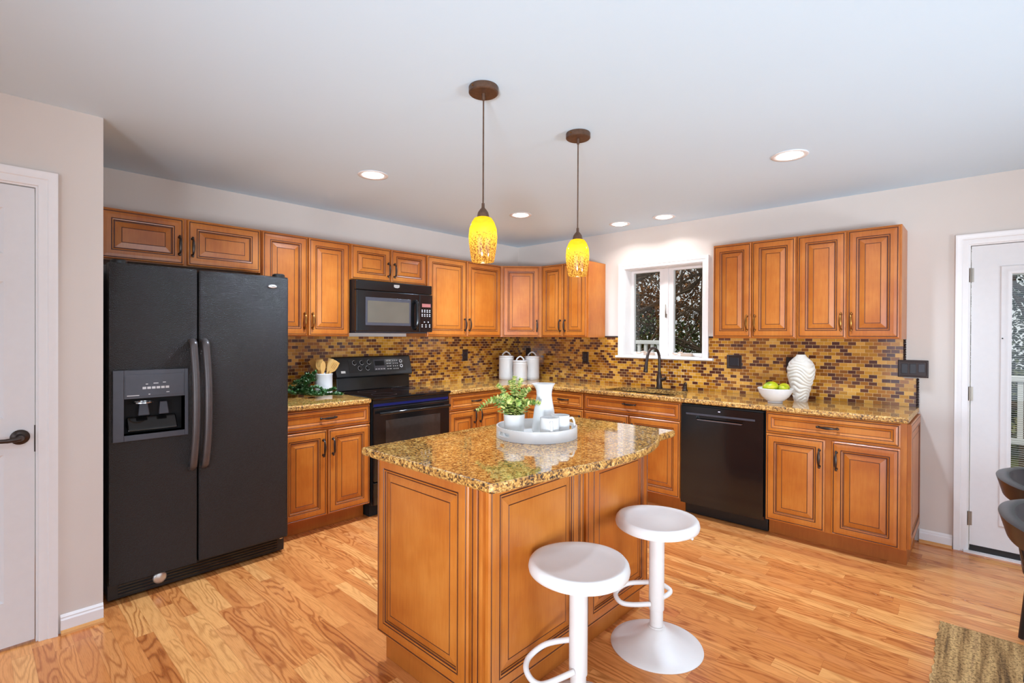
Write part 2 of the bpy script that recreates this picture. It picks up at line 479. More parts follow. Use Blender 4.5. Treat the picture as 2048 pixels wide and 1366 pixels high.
def shade_mat():
    """lit art glass: plain amber at the top, brown frit speckles thickening to the bottom"""
    t = NT('amber_art_glass')
    tc = t.n('ShaderNodeTexCoord'); sp = t.n('ShaderNodeSeparateXYZ'); t.l(tc.outputs['Object'], sp.inputs[0])
    z = sp.outputs[2]     # local z: 0 at the bottom rim, about 0.19 at the top
    sw = t.noise(tc.outputs['Object'], 22, 4, 0.6, 0.8)
    body = t.ramp(t.math('ADD', t.math('DIVIDE', z, 0.19), t.math('MULTIPLY', t.math('SUBTRACT', sw, 0.5), 0.5)), [(0.2, rgb(248, 176, 74)), (0.55, rgb(255, 196, 62)), (0.75, rgb(255, 214, 30)), (0.95, rgb(250, 196, 10))])
    spk = t.noise(tc.outputs['Object'], 170, 3, 0.65)
    th = t.math('ADD', 0.44, t.math('MULTIPLY', t.math('DIVIDE', z, 0.19), -0.26))
    th = t.math('ADD', th, 0.12)
    isp = t.math('LESS_THAN', spk, t.math('MINIMUM', th, 0.49))
    low = t.math('LESS_THAN', z, t.math('ADD', 0.115, t.math('MULTIPLY', t.math('SUBTRACT', sw, 0.5), 0.12)))
    col = t.mix(t.math('MULTIPLY', t.math('MULTIPLY', isp, low), 0.85), body, rgb(128, 66, 14))
    tl = t.n('ShaderNodeBsdfTranslucent'); t.l(t.mix(1.0, col, (0.06, 0.06, 0.06, 1), 'MULTIPLY'), tl.inputs[0])
    em = t.n('ShaderNodeEmission'); t.l(col, em.inputs[0]); em.inputs[1].default_value = 1.3
    gl = t.n('ShaderNodeBsdfGlossy'); gl.inputs['Roughness'].default_value = 0.12
    ad = t.n('ShaderNodeAddShader'); t.l(tl.outputs[0], ad.inputs[0]); t.l(em.outputs[0], ad.inputs[1])
    mx = t.n('ShaderNodeMixShader'); mx.inputs[0].default_value = 0.05; t.l(ad.outputs[0], mx.inputs[1]); t.l(gl.outputs[0], mx.inputs[2])
    t.l(mx.outputs[0], t.out.inputs[0])
    return t.mat
M_SHADE = shade_mat()

def leaf_mat(name, c1, c2, c3):
    t = NT(name)
    v = t.coords((1, 1, 1))
    g = t.n('ShaderNodeNewGeometry')
    f = t.math('ADD', t.math('MULTIPLY', g.outputs['Random Per Island'], 0.7), t.math('MULTIPLY', t.noise(v, 40, 2), 0.3))
    t.set(base=t.ramp(f, [(0.15, c1), (0.5, c2), (0.85, c3)]), rough=0.5, spec=0.35)
    return t.mat
M_EUC = leaf_mat('eucalyptus_leaf', rgb(98, 146, 70), rgb(180, 192, 98), rgb(232, 226, 150))
M_VINE = leaf_mat('ivy_leaf', rgb(30, 70, 28), rgb(66, 116, 52), rgb(150, 172, 140))
M_STEM = plain('plant_stem', rgb(86, 110, 54), 0.6, noise=0.15)
M_FRUIT = None
def fruit_mat():
    t = NT('green_yellow_fruit')
    v = t.coords((1, 1, 1))
    t.set(base=t.ramp(t.noise(v, 16, 2, 0.5), [(0.35, rgb(100, 128, 10)), (0.5, rgb(158, 162, 14)), (0.68, rgb(204, 186, 24))]), rough=0.38, spec=0.4)
    return t.mat
M_FRUIT = fruit_mat()

def screen_mat():
    t = NT('perforated_oven_window')
    v = t.coords((1, 1, 1), rnd=False)
    t.set(base=t.ramp(t.noise(v, 3, 2), [(0.3, rgb(84, 76, 66)), (0.7, rgb(98, 90, 78))]), rough=0.22, spec=0.4)
    return t.mat
M_SCREEN = screen_mat()

# ------------------------------------------------------------------ room shell
H = 2.4385
XE, YS = 8.3, -8.1          # far ends of the open plan room (outside the picture)
struct(MB().box(-0.3, XE + .12, YS - .12, 0.205, -0.06, 0.0).build('floor', M_FLOOR))
struct(MB().box(-0.3, XE + .12, YS - .12, 0.205, H, H + 0.08).build('ceiling', M_CEIL))
struct(MB().box(-0.12, 0.0, -4.0, 0.12, 0, H).build('wall_left', M_WALL))
# right wall with window and glazed-door openings
WX0, WX1, WZ0, WZ1 = 1.425, 2.212, 1.205, 2.055
DX0, DX1, DZ1 = 3.958, 4.80, 2.005
b = MB()
WT = 0.20      # thickness of the outside wall
b.box(-0.12, WX0, 0, WT, 0, H); b.box(WX0, WX1, 0, WT, 0, WZ0); b.box(WX0, WX1, 0, WT, WZ1, H)
b.box(WX1, DX0, 0, WT, 0, H); b.box(DX0, DX1, 0, WT, DZ1, H); b.box(DX1, XE + .12, 0, WT, 0, H)
struct(b.build('wall_right', M_WALL))
# pantry wall beside the refrigerator, with a panel door
PX = 0.91
PY1, PY0 = -4.226, -5.0
b = MB()
b.box(-0.12, PX, -4.1, -4.0, 0, H); b.box(PX - 0.11, PX, PY1, -4.1, 0, H); b.box(PX - 0.11, PX, PY0, PY1, 2.065, H); b.box(PX - 0.11, PX, YS, PY0, 0, H)
struct(b.build('wall_pantry', M_WALL))
M_WALLC = plain('cool_bounce_wall_tint', rgb(208, 226, 240), 0.75, spec=0.25, noise=0.012, nscale=4)  # unseen walls, tinted cool so their bounce cools the fill light
struct(MB().box(-0.12, XE + .12, YS - .12, YS, 0, H).build('wall_back', M_WALLC))
struct(MB().box(XE, XE + .12, YS, 0, 0, H).build('wall_east', M_WALLC))

def baseboard(name, axis, fixed, a0, a1, sgn):
    prof = [(0, 0), (0.014, 0), (0.014, 0.062), (0.010, 0.070), (0.010, 0.076), (0.004, 0.086), (0, 0.086)]
    shoe = [(0.0145, 0), (0.031, 0), (0.029, 0.009), (0.022, 0.016), (0.0145, 0.018)]
    out = []
    for pr, mat, nm in ((prof, M_TRIM, name), (shoe, M_SHOE, 'shoe_moulding')):
        lo = [[(fixed + sgn * d, a, z) if axis == 'x' else (a, fixed + sgn * d, z) for d, z in pr] for a in (a0, a1)]
        out.append(MB().prism(lo).build(nm, mat, out[0] if out else None))
    return struct(out[0])
baseboard('baseboard_right', 'y', 0.0, 3.722, 3.893, -1)
baseboard('baseboard_left', 'x', PX, -4.0, -4.157, 1)

def casing_loops(pts, prof, place):
    """mitred casing: pts = list of 2D corner points with outward mitre vectors"""
    b = MB()
    loops = []
    for (p, q) in pts:
        loops.append([place(p[0] + q[0] * s, p[1] + q[1] * s, d) for s, d in prof])
    b.prism(loops)
    return b
CPROF = [(0, 0), (0, 0.010), (0.006, 0.013), (0.030, 0.013), (0.034, 0.017), (0.052, 0.019), (0.060, 0.022), (0.066, 0.022), (0.066, 0.0)]
# window_1 over the sink ------------------------------------------------------
wc = casing_loops([((WX0, WZ0), (-1, 0)), ((WX0, WZ1), (-1, 1)), ((WX1, WZ1), (1, 1)), ((WX1, WZ0), (1, 0))], [(s * .86, d) for s, d in CPROF], lambda x, z, d: (x, -d, z))
win = struct(wc.build('window_1', M_TRIM, smooth=30))
b = MB()
b.box(WX0 - .085, WX1 + .10, -0.035, 0.0, WZ0 - .022, WZ0)
b.build('window_sill', M_TRIM, win, bevel=.006)
b = MB()
for x0, x1, z0, z1 in ((WX0 + .0005, WX0 + .006, WZ0, WZ1), (WX1 - .006, WX1 - .0005, WZ0, WZ1), (WX0 + .006, WX1 - .006, WZ1 - .008, WZ1), (WX0 + .006, WX1 - .006, WZ0, WZ0 + .006)):
    b.box(x0, x1, 0.0005, 0.195, z0 + .0005, z1 - .0005)
b.box(1.785, 1.829, 0.115, 0.185, WZ0 + .006, WZ1 - .008)
b.build('window_frame', M_TRIM, win, bevel=.003)
for i, (x0, x1, sl, sr) in enumerate(((WX0 + .0065, 1.784, .026, .046), (1.830, WX1 - .0065, .046, .040))):
    z0, z1 = WZ0 + .0065, WZ1 - .0085
    b = MB()
    b.box(x0, x0 + sl, .125, .170, z0, z1); b.box(x1 - sr, x1, .125, .170, z0, z1)
    b.box(x0 + sl, x1 - sr, .125, .170, z1 - .022, z1); b.box(x0 + sl, x1 - sr, .125, .170, z0, z0 + .030)
    sash = b.build('casement_sash', M_TRIM, win)
    MB().box(x0 + sl, x1 - sr, .147, .151, z0 + .030, z1 - .022).build('window_pane', M_GLASS, sash)
    # crank operator at the foot of the sash
    cx = (1.645, 2.025)[i]
    b = MB(); b.box(cx - .05, cx + .05, .075, .118, WZ0 + .0065, WZ0 + .032)
    b.tube(catmull([(cx - .03, .09, WZ0 + .034), (cx - .06, .08, WZ0 + .040), (cx - .10, .07, WZ0 + .022), (cx - .125, .066, WZ0 + .034)], 5), [.007] * 16, 8)
    b.build('window_crank', M_PINKW, win, smooth=40)
b = MB(); b.tube([(1.812, .112, 1.60), (1.812, .100, 1.615), (1.812, .098, 1.70)], [.005, .006, .005], 8); b.box(1.804, 1.820, .104, .1145, 1.575, 1.61)
b.build('sash_lock', M_NICKEL, win, smooth=40)

# door_2 : glazed back door on the right ----------------------------------------
jamb = MB(); jamb.box(DX0, DX0 + .014, 0.0005, .19, 0, DZ1); jamb.box(DX1 - .014, DX1, 0.0005, .19, 0, DZ1); jamb.box(DX0 + .014, DX1 - .014, 0.0005, .19, DZ1 - .014, DZ1)
jb = struct(jamb.build('trim_1', M_TRIM))
cs = casing_loops([((DX0 + .006, 0), (-1, 0)), ((DX0 + .006, DZ1 - .006), (-1, 1)), ((DX1 - .006, DZ1 - .006), (1, 1)), ((DX1 - .006, 0), (1, 0))], CPROF, lambda x, z, d: (x, -d, z))
cs.build('door_casing', M_TRIM, jb, smooth=30)
door2 = struct(bpy.data.objects.new('door_2', None)); COL.objects.link(door2); door2.location = (DX0 + .018, 0.004, 0)
dw, dz0, dz1 = DX1 - DX0 - .036, .05, DZ1 - .018
gx0, gx1, gz0, gz1 = 4.147 - DX0 - .018, dw - .155, .235, 1.812
b = MB()
b.box(0, gx0, 0, .044, dz0, dz1); b.box(gx1, dw, 0, .044, dz0, dz1); b.box(gx0, gx1, 0, .044, gz1, dz1); b.box(gx0, gx1, 0, .044, dz0, gz0)
b.build('door_slab', M_DOORW, door2)
lt = casing_loops([((gx0, gz0), (-1, -1)), ((gx0, gz1), (-1, 1)), ((gx1, gz1), (1, 1)), ((gx1, gz0), (1, -1)), ((gx0, gz0), (-1, -1))], [(-.018, .0), (-.018, .006), (-.008, .012), (.004, .013), (.014, .009), (.030, .009), (.036, .004), (.036, 0)], lambda x, z, d: (x, -d, z))
lt.build('glazing_frame', M_DOORW, door2, smooth=30)
MB().box(gx0 + .001, gx1 - .001, .008, .011, gz0 + .001, gz1 - .001).build('window_pane', M_GLASS, door2)
b = MB()
zz = gz0 + .03
while zz < gz1 - .03:
    b.add([(gx0 + .012, .016, zz), (gx1 - .012, .016, zz), (gx1 - .012, .028, zz + .0012), (gx0 + .012, .028, zz + .0012), (gx0 + .012, .016, zz + .0007), (gx1 - .012, .016, zz + .0007), (gx1 - .012, .028, zz + .0019), (gx0 + .012, .028, zz + .0019)],
          [(0, 1, 2, 3), (7, 6, 5, 4), (0, 4, 5, 1), (1, 5, 6, 2), (2, 6, 7, 3), (3, 7, 4, 0)])
    zz += .0135
b.box(gx0 + .004, gx1 - .004, .014, .032, gz1 - .026, gz1 - .003)
b.build('mini_blind', M_BLADE, door2)
MB().box(0, dw, -.002, .046, .012, dz0 - .002).build('door_sweep', M_BLACKS, door2)
for hz in (1.80, 1.03, .22):
    b = MB(); b.tube([(-.004, -.008, hz - .045), (-.004, -.008, hz + .045)], .0065, 10); b.box(-.016, .012, -.0028, -.0006, hz - .045, hz + .045)
    b.build('door_hinge', M_NICKEL, door2, smooth=40)
b = MB(); b.lathe([(0, -.001), (.004, -.001), (.004, .003), (0, .003)], 10, mtx=Matrix.Translation((gx0 - .024, -.0125, 1.39)) @ Matrix.Rotation(PI / 2, 4, 'X'))
b.build('screw_hole', M_DARKGAP, door2)
struct(MB().box(DX0 - .01, DX1 + .01, -.028, .20, 0.0, .012).build('trim_2', M_TRIM))

# door_1 : six panel pantry door at far left -------------------------------------
jb = MB(); jb.box(PX - .11, PX + .0, PY1 - .0001, PY1 - .014, 0, 2.065); jb.box(PX - .11, PX, PY0 + .014, PY0, 0, 2.065); jb.box(PX - .11, PX, PY0 + .014, PY1 - .014, 2.051, 2.0649)
jo = struct(jb.build('trim_3', M_TRIM))
cs = casing_loops([((PY1 - .006, 0), (1, 0)), ((PY1 - .006, 2.059), (1, 1)), ((PY0 + .006, 2.059), (-1, 1)), ((PY0 + .006, 0), (-1, 0))], CPROF, lambda y, z, d: (PX + d, y, z))
cs.build('door_casing', M_TRIM, jo, smooth=30)
d1 = struct(bpy.data.objects.new('door_1', None)); COL.objects.link(d1); d1.location = (PX - .004, PY1 - .018, 0)
DW1 = (PY1 - .018) - (PY0 + .018)
b = MB()
def panel_door_slab(b, W, z0, z1, panels, T=.036):
    """slab in local frame: y runs 0..-W, x is outwards (face at 0)"""
    xs = sorted(set([0.0, W] + [p[0] for p in panels] + [p[1] for p in panels]))
    zs = sorted(set([z0, z1] + [p[2] for p in panels] + [p[3] for p in panels]))
    for i in range(len(xs) - 1):
        for j in range(len(zs) - 1):
            cx, cz = (xs[i] + xs[i + 1]) / 2, (zs[j] + zs[j + 1]) / 2
            if any(p[0] < cx < p[1] and p[2] < cz < p[3] for p in panels): continue
            b.add([(0, -xs[i], zs[j]), (0, -xs[i + 1], zs[j]), (0, -xs[i + 1], zs[j + 1]), (0, -xs[i], zs[j + 1])], [(0, 1, 2, 3)])
    for (a0, a1, c0, c1) in panels:
        loops = []
        for ins, dep in ((0, 0), (.010, -.008), (.016, -.010), (.022, -.010), (.050, -.003), (.051, -.003)):
            loops.append([(dep, -(a0 + ins), c0 + ins), (dep, -(a1 - ins), c0 + ins), (dep, -(a1 - ins), c1 - ins), (dep, -(a0 + ins), c1 - ins)])
        b.prism(loops, cap0=False)
    b.add([(-T, 0, z0), (-T, -W, z0), (-T, -W, z1), (-T, 0, z1), (0, 0, z0), (0, -W, z0), (0, -W, z1), (0, 0, z1)], [(3, 2, 1, 0), (0, 1, 5, 4), (1, 2, 6, 5), (2, 3, 7, 6), (3, 0, 4, 7)])
st = .098
pw = (DW1 - 3 * st) / 2
pans = []
for k in range(2):
    x0 = st + k * (pw + st)
    pans += [(x0, x0 + pw, 1.742, 1.944), (x0, x0 + pw, 1.02, 1.62), (x0, x0 + pw, .21, .86)]
panel_door_slab(b, DW1, .012, 2.046, pans)
b.build('door_slab', M_DOORW, d1)
b = MB()
tr = Matrix.Translation((0, -.047, .932)) @ Matrix.Rotation(PI / 2, 4, 'Y')
b.lathe([(0, 0), (.033, 0), (.033, .004), (.026, .010), (.016, .013), (.012, .030), (.012, .050), (0.011, .054), (0, .054)], 28, mtx=tr)
b.tube(catmull([(.048, -.047, .932), (.050, -.062, .929), (.050, -.095, .927), (.047, -.13, .929), (.042, -.165, .931)], 6), [.011] * 4 + [.010] * 8 + [.009] * 8 + [.008] * 5, 12, flat=[.75] * 25)
b.build('door_handle', M_BRONZE, d1, smooth=40)
MB().box(-.004, .0012, -.001, .004, .86, .98).build('latch_plate', M_BRONZE, d1)

# ------------------------------------------------------------------ cabinet doors and handles
P_DOOR = [(0, .0, 0), (0, .015, 0), (.004, .0185, 0), (.009, .0195, 0), (.0105, .0175, 1), (.013, .0175, 1), (.0145, .0190, 1), (.030, .0205, 0), (.050, .0205, 0),
          (.0515, .0185, 1), (.0545, .0185, 1), (.0555, .0205, 1), (.0610, .0195, 0), (.0620, .0165, 1), (.0640, .0150, 1), (.0650, .0110, 0), (.0685, .0108, 1), (.0695, .0112, 1), (.0990, .0175, 0), (.1005, .0165, 1), (.1020, .0165, 1), (.1030, .0178, 1), (.1040, .0178, 0)]
P_DRAW = [(0, .0, 0), (0, .015, 0), (.004, .0185, 0), (.008, .0195, 0), (.0095, .0175, 1), (.0115, .0175, 1), (.013, .0190, 1), (.022, .0205, 0), (.0320, .0205, 0),
          (.0335, .0185, 1), (.0355, .0180, 1), (.0370, .0180, 0), (.0480, .0120, 0), (.0495, .0115, 1), (.0510, .0118, 1), (.0520, .0122, 0)]
def panel_front(b, x0, x1, z0, z1, y=0.0, prof=P_DOOR, mtx=None):
    """raised-panel front whose back lies on plane y, facing -y"""
    s = min(1.0, min(x1 - x0, z1 - z0) / (0.285 if prof is P_DOOR else 0.125))
    n = len(b.f)
    loops = [[(x0 + i * s, y - d, z0 + i * s), (x1 - i * s, y - d, z0 + i * s), (x1 - i * s, y - d, z1 - i * s), (x0 + i * s, y - d, z1 - i * s)] for i, d, m in prof]
    b.prism(loops, 0, mtx)
    k = n
    for j in range(1, len(prof)):
        for q in range(4):
            b.m[k] = prof[j][2]; k += 1
    return b

def handle_mesh(mat, name):
    """arched pull, 0.128 m, standing along local z, out along -y"""
    b = MB()
    L = .052
    pts = catmull([(0, 0, L), (0, -.012, L + .001), (0, -.024, L - .010), (0, -.029, L - .028), (0, -.031, 0), (0, -.029, -L + .028), (0, -.024, -L + .010), (0, -.012, -L - .001), (0, 0, -L)], 4)
    n = len(pts)
    rr = [.0042 + .0016 * math.sin(PI * i / (n - 1)) ** 2 for i in range(n)]
    b.tube(pts, rr, 8, flat=[1 + .6 * math.sin(PI * i / (n - 1)) ** 4 for i in range(n)])
    for s in (1, -1):
        b.lathe([(0, .0), (.0085, 0), (.0085, .003), (.006, .006), (.0045, .012), (0, .012)], 12, mtx=Matrix.Translation((0, 0, s * L)) @ Matrix.Rotation(PI / 2, 4, 'X'))
        b.lathe([(0, -.011), (.0055, -.009), (.007, -.004), (.0072, 0), (.006, .005), (.003, .009), (0, .010)], 12, mtx=Matrix.Translation((0, -.013, s * (L + .004))))
    return b.mesh(name, mat, 40)
HME = handle_mesh(M_BRONZE, 'handle')
HMB = handle_mesh(M_BRASSY, 'handle_brass')
def put_handle(parent, x, z, y, horiz=False, brass=False):
    o = bpy.data.objects.new('handle', HMB if brass else HME)
    COL.objects.link(o); o.parent = parent
    o.location = (x, y, z)
    if horiz: o.rotation_euler = (0, PI / 2, 0)
    return o

RL = PI / 2     # rotation for units on the left wall
TD = .0205      # door thickness at the stile
def front(t, kind, x0, x1, z0, z1, yf, hx=None, hz=None, horiz=False, brass=False):
    b = panel_front(MB(), x0, x1, z0, z1, yf, P_DOOR if kind == 'door' else P_DRAW)
    d = b.build(kind, [M_WOOD, M_GLAZE], t)
    if hx is not None: put_handle(d, hx, hz, yf - (TD if kind == 'door' else .0122), horiz, brass)
    return d

def wall_cabinet(label, loc, rot, W, z0, z1, doors, D=.325, group=None):
    t = thing('wall_cabinet', label, 'cabinet', (loc[0], loc[1], z0), rot, group)
    yf = -(D - TD)
    hgt = z1 - z0
    MB().box(.0008, W - .0008, -.004, yf, 0.0, hgt).build('cabinet_body', M_WOOD, t)
    for (x0, x1, hs, brass, hc) in doors:
        hx = None if hs is None else (x1 - .026 if hs == 'r' else x0 + .026)
        front(t, 'door', x0, x1, .006, hgt - .008, yf - .0005, hx, hc - z0, False, brass)
    return t

# left wall uppers (local x runs along +y)
def LU(y0, y1, z0, z1, label, doors, **k):
    return wall_cabinet(label, (0, y0), RL, y1 - y0, z0, z1, [(a - y0, b_ - y0, hs, br, hc) for a, b_, hs, br, hc in doors], **k)
ZT, ZB = 2.131, 1.382
LU(-3.952, -3.041, 1.828, ZT, 'short two-door wood cabinet above the black refrigerator', [(-3.93, -3.512, 'r', False, 1.952), (-3.492, -3.050, 'l', False, 1.952)])
LU(-3.039, -2.356, ZB, ZT, 'tall two-door wood wall cabinet between refrigerator and microwave', [(-3.032, -2.706, 'r', True, 1.50), (-2.697, -2.364, 'l', True, 1.50)])
LU(-2.354, -1.594, 1.842, ZT, 'short two-door wood cabinet directly above the microwave', [(-2.346, -1.980, 'r', False, 1.948), (-1.971, -1.602, 'l', False, 1.948)])
LU(-1.592, -0.614, ZB, ZT, 'wide two-door wood wall cabinet right of the microwave, left of the corner', [(-1.585, -1.110, 'r', False, 1.50), (-1.101, -0.624, 'l', False, 1.50)])
# diagonal corner unit
t = thing('corner_wall_cabinet', 'single-door wood wall cabinet set diagonally across the room corner', 'cabinet', (0.4575, -0.4575, ZB), PI / 4)
mi = Matrix.Rotation(-PI / 4, 4, 'Z') @ Matrix.Translation((-0.4575, 0.4575, 0))
poly = [(.004, -.004), (.004, -.6125), (.303, -.6125), (.6125, -.303), (.6125, -.004)]
MB().prism([[(x, y, 0) for x, y in poly], [(x, y, ZT - ZB) for x, y in poly]], mtx=mi).build('cabinet_body', M_WOOD, t)
front(t, 'door', -.192, .192, .006, ZT - ZB - .008, -.0010, .166, .118, False, False)
# right wall uppers
def RU(x0, x1, z0, z1, label, doors, **k):
    return wall_cabinet(label, (x0, 0), 0, x1 - x0, z0, z1, [(a - x0, b_ - x0, hs, br, hc) for a, b_, hs, br, hc in doors], **k)
RU(.614, 1.207, ZB, ZT, 'two-door wood wall cabinet between the room corner and the window', [(.630, .904, 'r', False, 1.50), (.912, 1.192, 'l', False, 1.50)])
RU(2.424, 3.032, ZB, ZT, 'two-door wood wall cabinet just right of the window', [(2.430, 2.719, 'r', True, 1.50), (2.726, 3.025, 'l', True, 1.50)])
RU(3.034, 3.646, ZB, ZT, 'two-door wood wall cabinet at the right end of the run, nearest the glass door', [(3.042, 3.339, 'r', True, 1.50), (3.348, 3.636, 'l', True, 1.50)])

# base cabinets
DB = .64
ZC = .878
def base_cabinet(label, loc, rot, W, fronts, toe=(0.0, 0.0), name='base_cabinet', D=DB, hollow=False):
    t = thing(name, label, 'cabinet', (loc[0], loc[1], 0), rot)
    yf = -(D - TD)
    if hollow:      # open-topped carcass that holds the sink bowl
        b = MB(); a0, a1 = .0008, W - .0008
        b.box(a0, a0 + .018, -.004, yf, .115, ZC); b.box(a1 - .018, a1, -.004, yf, .115, ZC); b.box(a0 + .018, a1 - .018, yf, yf + .018, .115, ZC)
        b.box(a0 + .018, a1 - .018, -.004, -.012, .115, ZC); b.box(a0 + .018, a1 - .018, -.012, yf + .018, .115, .133)
        b.build('cabinet_body', M_WOOD, t)
    else:
        MB().box(.0008, W - .0008, -.004, yf, .115, ZC).build('cabinet_body', M_WOOD, t)
    MB().box(.0008 + toe[0], W - .0008 - toe[1], -.05, -(D - .105), 0.001, .1145).build('toe_kick', M_TOE, t)
    for fr in fronts:
        front(t, *fr[:1], *fr[1:5], yf - .0005, *fr[5:])
    return t
ZD0, ZD1, ZP0, ZP1 = .730, .870, .120, .720
def two_doors(W, split, hz=.600, m=.006, g=.012, handles=True):
    return [('door', m, split - g / 2, ZP0, ZP1, (split - g / 2 - .03) if handles else None, hz), ('door', split + g / 2, W - m, ZP0, ZP1, (split + g / 2 + .03) if handles else None, hz)]
W = .678
base_cabinet('wood base cabinet between the refrigerator and the range', (0, -3.040), RL, W, [('drawer', .006, W - .006, ZD0, ZD1, .34, .805, True)] + two_doors(W, .335))
W = .676
base_cabinet('wood base cabinet right of the range with drawer over two doors', (0, -1.592), RL, W, [('drawer', .006, W - .006, ZD0, ZD1, .33, .800, True)] + two_doors(W, .335, .66))
# corner base
t = thing('corner_base_cabinet', 'L-shaped wood base cabinet filling the room corner under the canisters', 'cabinet', (0, 0, 0))
poly = [(.004, -.004), (.004, -.9150), (.6195, -.9150), (.6195, -.6195), (.9130, -.6195), (.9130, -.004)]
MB().prism([[(x, y, .115) for x, y in poly], [(x, y, ZC) for x, y in poly]]).build('cabinet_body', M_WOOD, t)
pt = [(.05, -.05), (.05, -.9150), (.535, -.9150), (.535, -.535), (.9130, -.535), (.9130, -.05)]
MB().prism([[(x, y, .001) for x, y in pt], [(x, y, .1145) for x, y in pt]]).build('toe_kick', M_TOE, t)
for rot, a0, a1 in ((RL, -.909, -.643), (0, .643, .906)):
    mt = Matrix.Rotation(rot, 4, 'Z')
    for kind, z0, z1 in (('door', ZP0, ZP1), ('door', ZD0, ZD1)):
        bb = panel_front(MB(), a0, a1, z0, z1, -.6200, P_DOOR if z0 == ZP0 else P_DRAW, mt)
        bb.build('door' if z0 == ZP0 else 'fixed_panel', [M_WOOD, M_GLAZE], t)
W = .470
base_cabinet('narrow wood base cabinet left of the sink with a drawer over one door', (.915, 0), 0, W, [('drawer', .006, W - .006, ZD0, ZD1, .240, .800, True), ('door', .006, W - .006, ZP0, ZP1, W - .04, .61)])
W = .916
base_cabinet('wide wood sink base cabinet under the faucet, left of the dishwasher', (1.387, 0), 0, W, [('drawer', .006, W - .006, ZD0, ZD1, .465, .818, True)] + two_doors(W, .46), hollow=True)
W = .785
tb = base_cabinet('wood base cabinet at the right end of the run beside the dishwasher', (2.921, 0), 0, W, [('drawer', .006, W - .03, ZD0, ZD1, .378, .803, True)] + [('door', .006, .363, ZP0, ZP1, .333, .600), ('door', .400, W - .03, ZP0, ZP1, .428, .600)], toe=(0, .004))
mt = Matrix.Translation((W - .0004, 0, 0)) @ Matrix.Rotation(PI / 2, 4, 'Z')
panel_front(MB(), -.60, -.01, .12, .872, 0, P_DOOR, mt).build('end_panel', [M_WOOD, M_GLAZE], tb)

# ------------------------------------------------------------------ worktops
def offset(poly, d):
    n = len(poly); out = []
    for i in range(n):
        p0, p1, p2 = Vector(poly[i - 1]), Vector(poly[i]), Vector(poly[(i + 1) % n])
        e1 = (p1 - p0).normalized(); e2 = (p2 - p1).normalized()
        n1 = Vector((-e1.y, e1.x)); n2 = Vector((-e2.y, e2.x))
        k = n1 + n2
        k = k / max(k.dot(n1), .3) if k.length > 1e-6 else n1
        out.append(tuple(p1 + k * d))
    return out
def slab(name, outer, z0, z1, mats, label, hole=None, parent=None):
    """outer: ccw polygon; eased and chiselled edge; optional clean hole"""
    bm = bmesh.new()
    def ring(poly, z): return [bm.verts.new((x, y, z)) for x, y in poly]
    levels = [(offset(outer, .007), z1), (offset(outer, .0025), z1 - .0025), (outer, z1 - .008), (outer, z0 + .007), (offset(outer, .006), z0)]
    rings = [ring(p, z) for p, z in levels]
    edge_faces = []
    for a, b_ in zip(rings[:-1], rings[1:]):
        for i in range(len(a)):
            j = (i + 1) % len(a)
            edge_faces.append(bm.faces.new((a[i], b_[i], b_[j], a[j])))
    hr = None
    if hole: hr = [ring(hole, z1), ring(hole, z0)]
    tops = []
    for q, rg in ((0, rings[0]), (1, rings[-1])):
        es = []
        for lst in ([rg] + ([hr[q]] if hole else [])):
            for i in range(len(lst)):
                e = bm.edges.get((lst[i], lst[(i + 1) % len(lst)]))
                es.append(e or bm.edges.new((lst[i], lst[(i + 1) % len(lst)])))
        tops += [g for g in bmesh.ops.triangle_fill(bm, edges=es, use_beauty=True)['geom'] if isinstance(g, bmesh.types.BMFace)]
    if hole:
        for i in range(len(hole)):
            j = (i + 1) % len(hole)
            edge_faces.append(bm.faces.new((hr[0][i], hr[0][j], hr[1][j], hr[1][i])))
    for f in edge_faces: f.material_index = 1
    bmesh.ops.recalc_face_normals(bm, faces=bm.faces)
    me = bpy.data.meshes.new(name); bm.to_mesh(me); bm.free()
    for mt_ in mats: me.materials.append(mt_)
    me.polygons.foreach_set('use_smooth', [p.material_index == 1 for p in me.polygons]); me.set_sharp_from_angle(angle=math.radians(12))
    o = bpy.data.objects.new(name, me); COL.objects.link(o)
    return tag(o, label, 'countertop')
ZG0, ZG1 = .8795, .914
DC = .652
slab('worktop', [(.003, -3.043), (DC, -3.043), (DC, -2.366), (.003, -2.366)], ZG0, ZG1, [M_GRAN, M_GRANE], 'short gold granite worktop between the refrigerator and the range')
arc = []
cx_, cy_, rr_ = DC + .20, -DC - .20, .20
for k in range(13):
    a = PI - k / 12 * PI / 2
    arc.append((cx_ + rr_ * math.cos(a), cy_ + rr_ * math.sin(a)))
def rrect(x0, x1, y0, y1, r, n=6):
    out = []
    for cx, cy, a0 in ((x1 - r, y1 - r, 0), (x0 + r, y1 - r, PI / 2), (x0 + r, y0 + r, PI), (x1 - r, y0 + r, 1.5 * PI)):
        for k in range(n + 1):
            a = a0 + k / n * PI / 2
            out.append((cx + r * math.cos(a), cy + r * math.sin(a)))
    return out
outer = [(.003, -.003), (.003, -1.590), (DC, -1.590)] + arc + [(3.716, -DC), (3.716, -.003)]
SINK = rrect(1.53, 2.20, -.560, -.195, .07)
slab('worktop', outer, ZG0, ZG1, [M_GRAN, M_GRANE], 'long L-shaped gold granite worktop wrapping the corner with the sink cut-out', hole=SINK)
b = MB()
s0 = rrect(1.522, 2.208, -.568, -.187, .075); s1 = rrect(1.54, 2.19, -.55, -.205, .06); s2 = rrect(1.552, 2.178, -.538, -.217, .06)
fl = rrect(1.50, 2.23, -.59, -.165, .09)
zs = ZG0 - .0008
fl_u = [(x, y, zs) for x, y in fl]
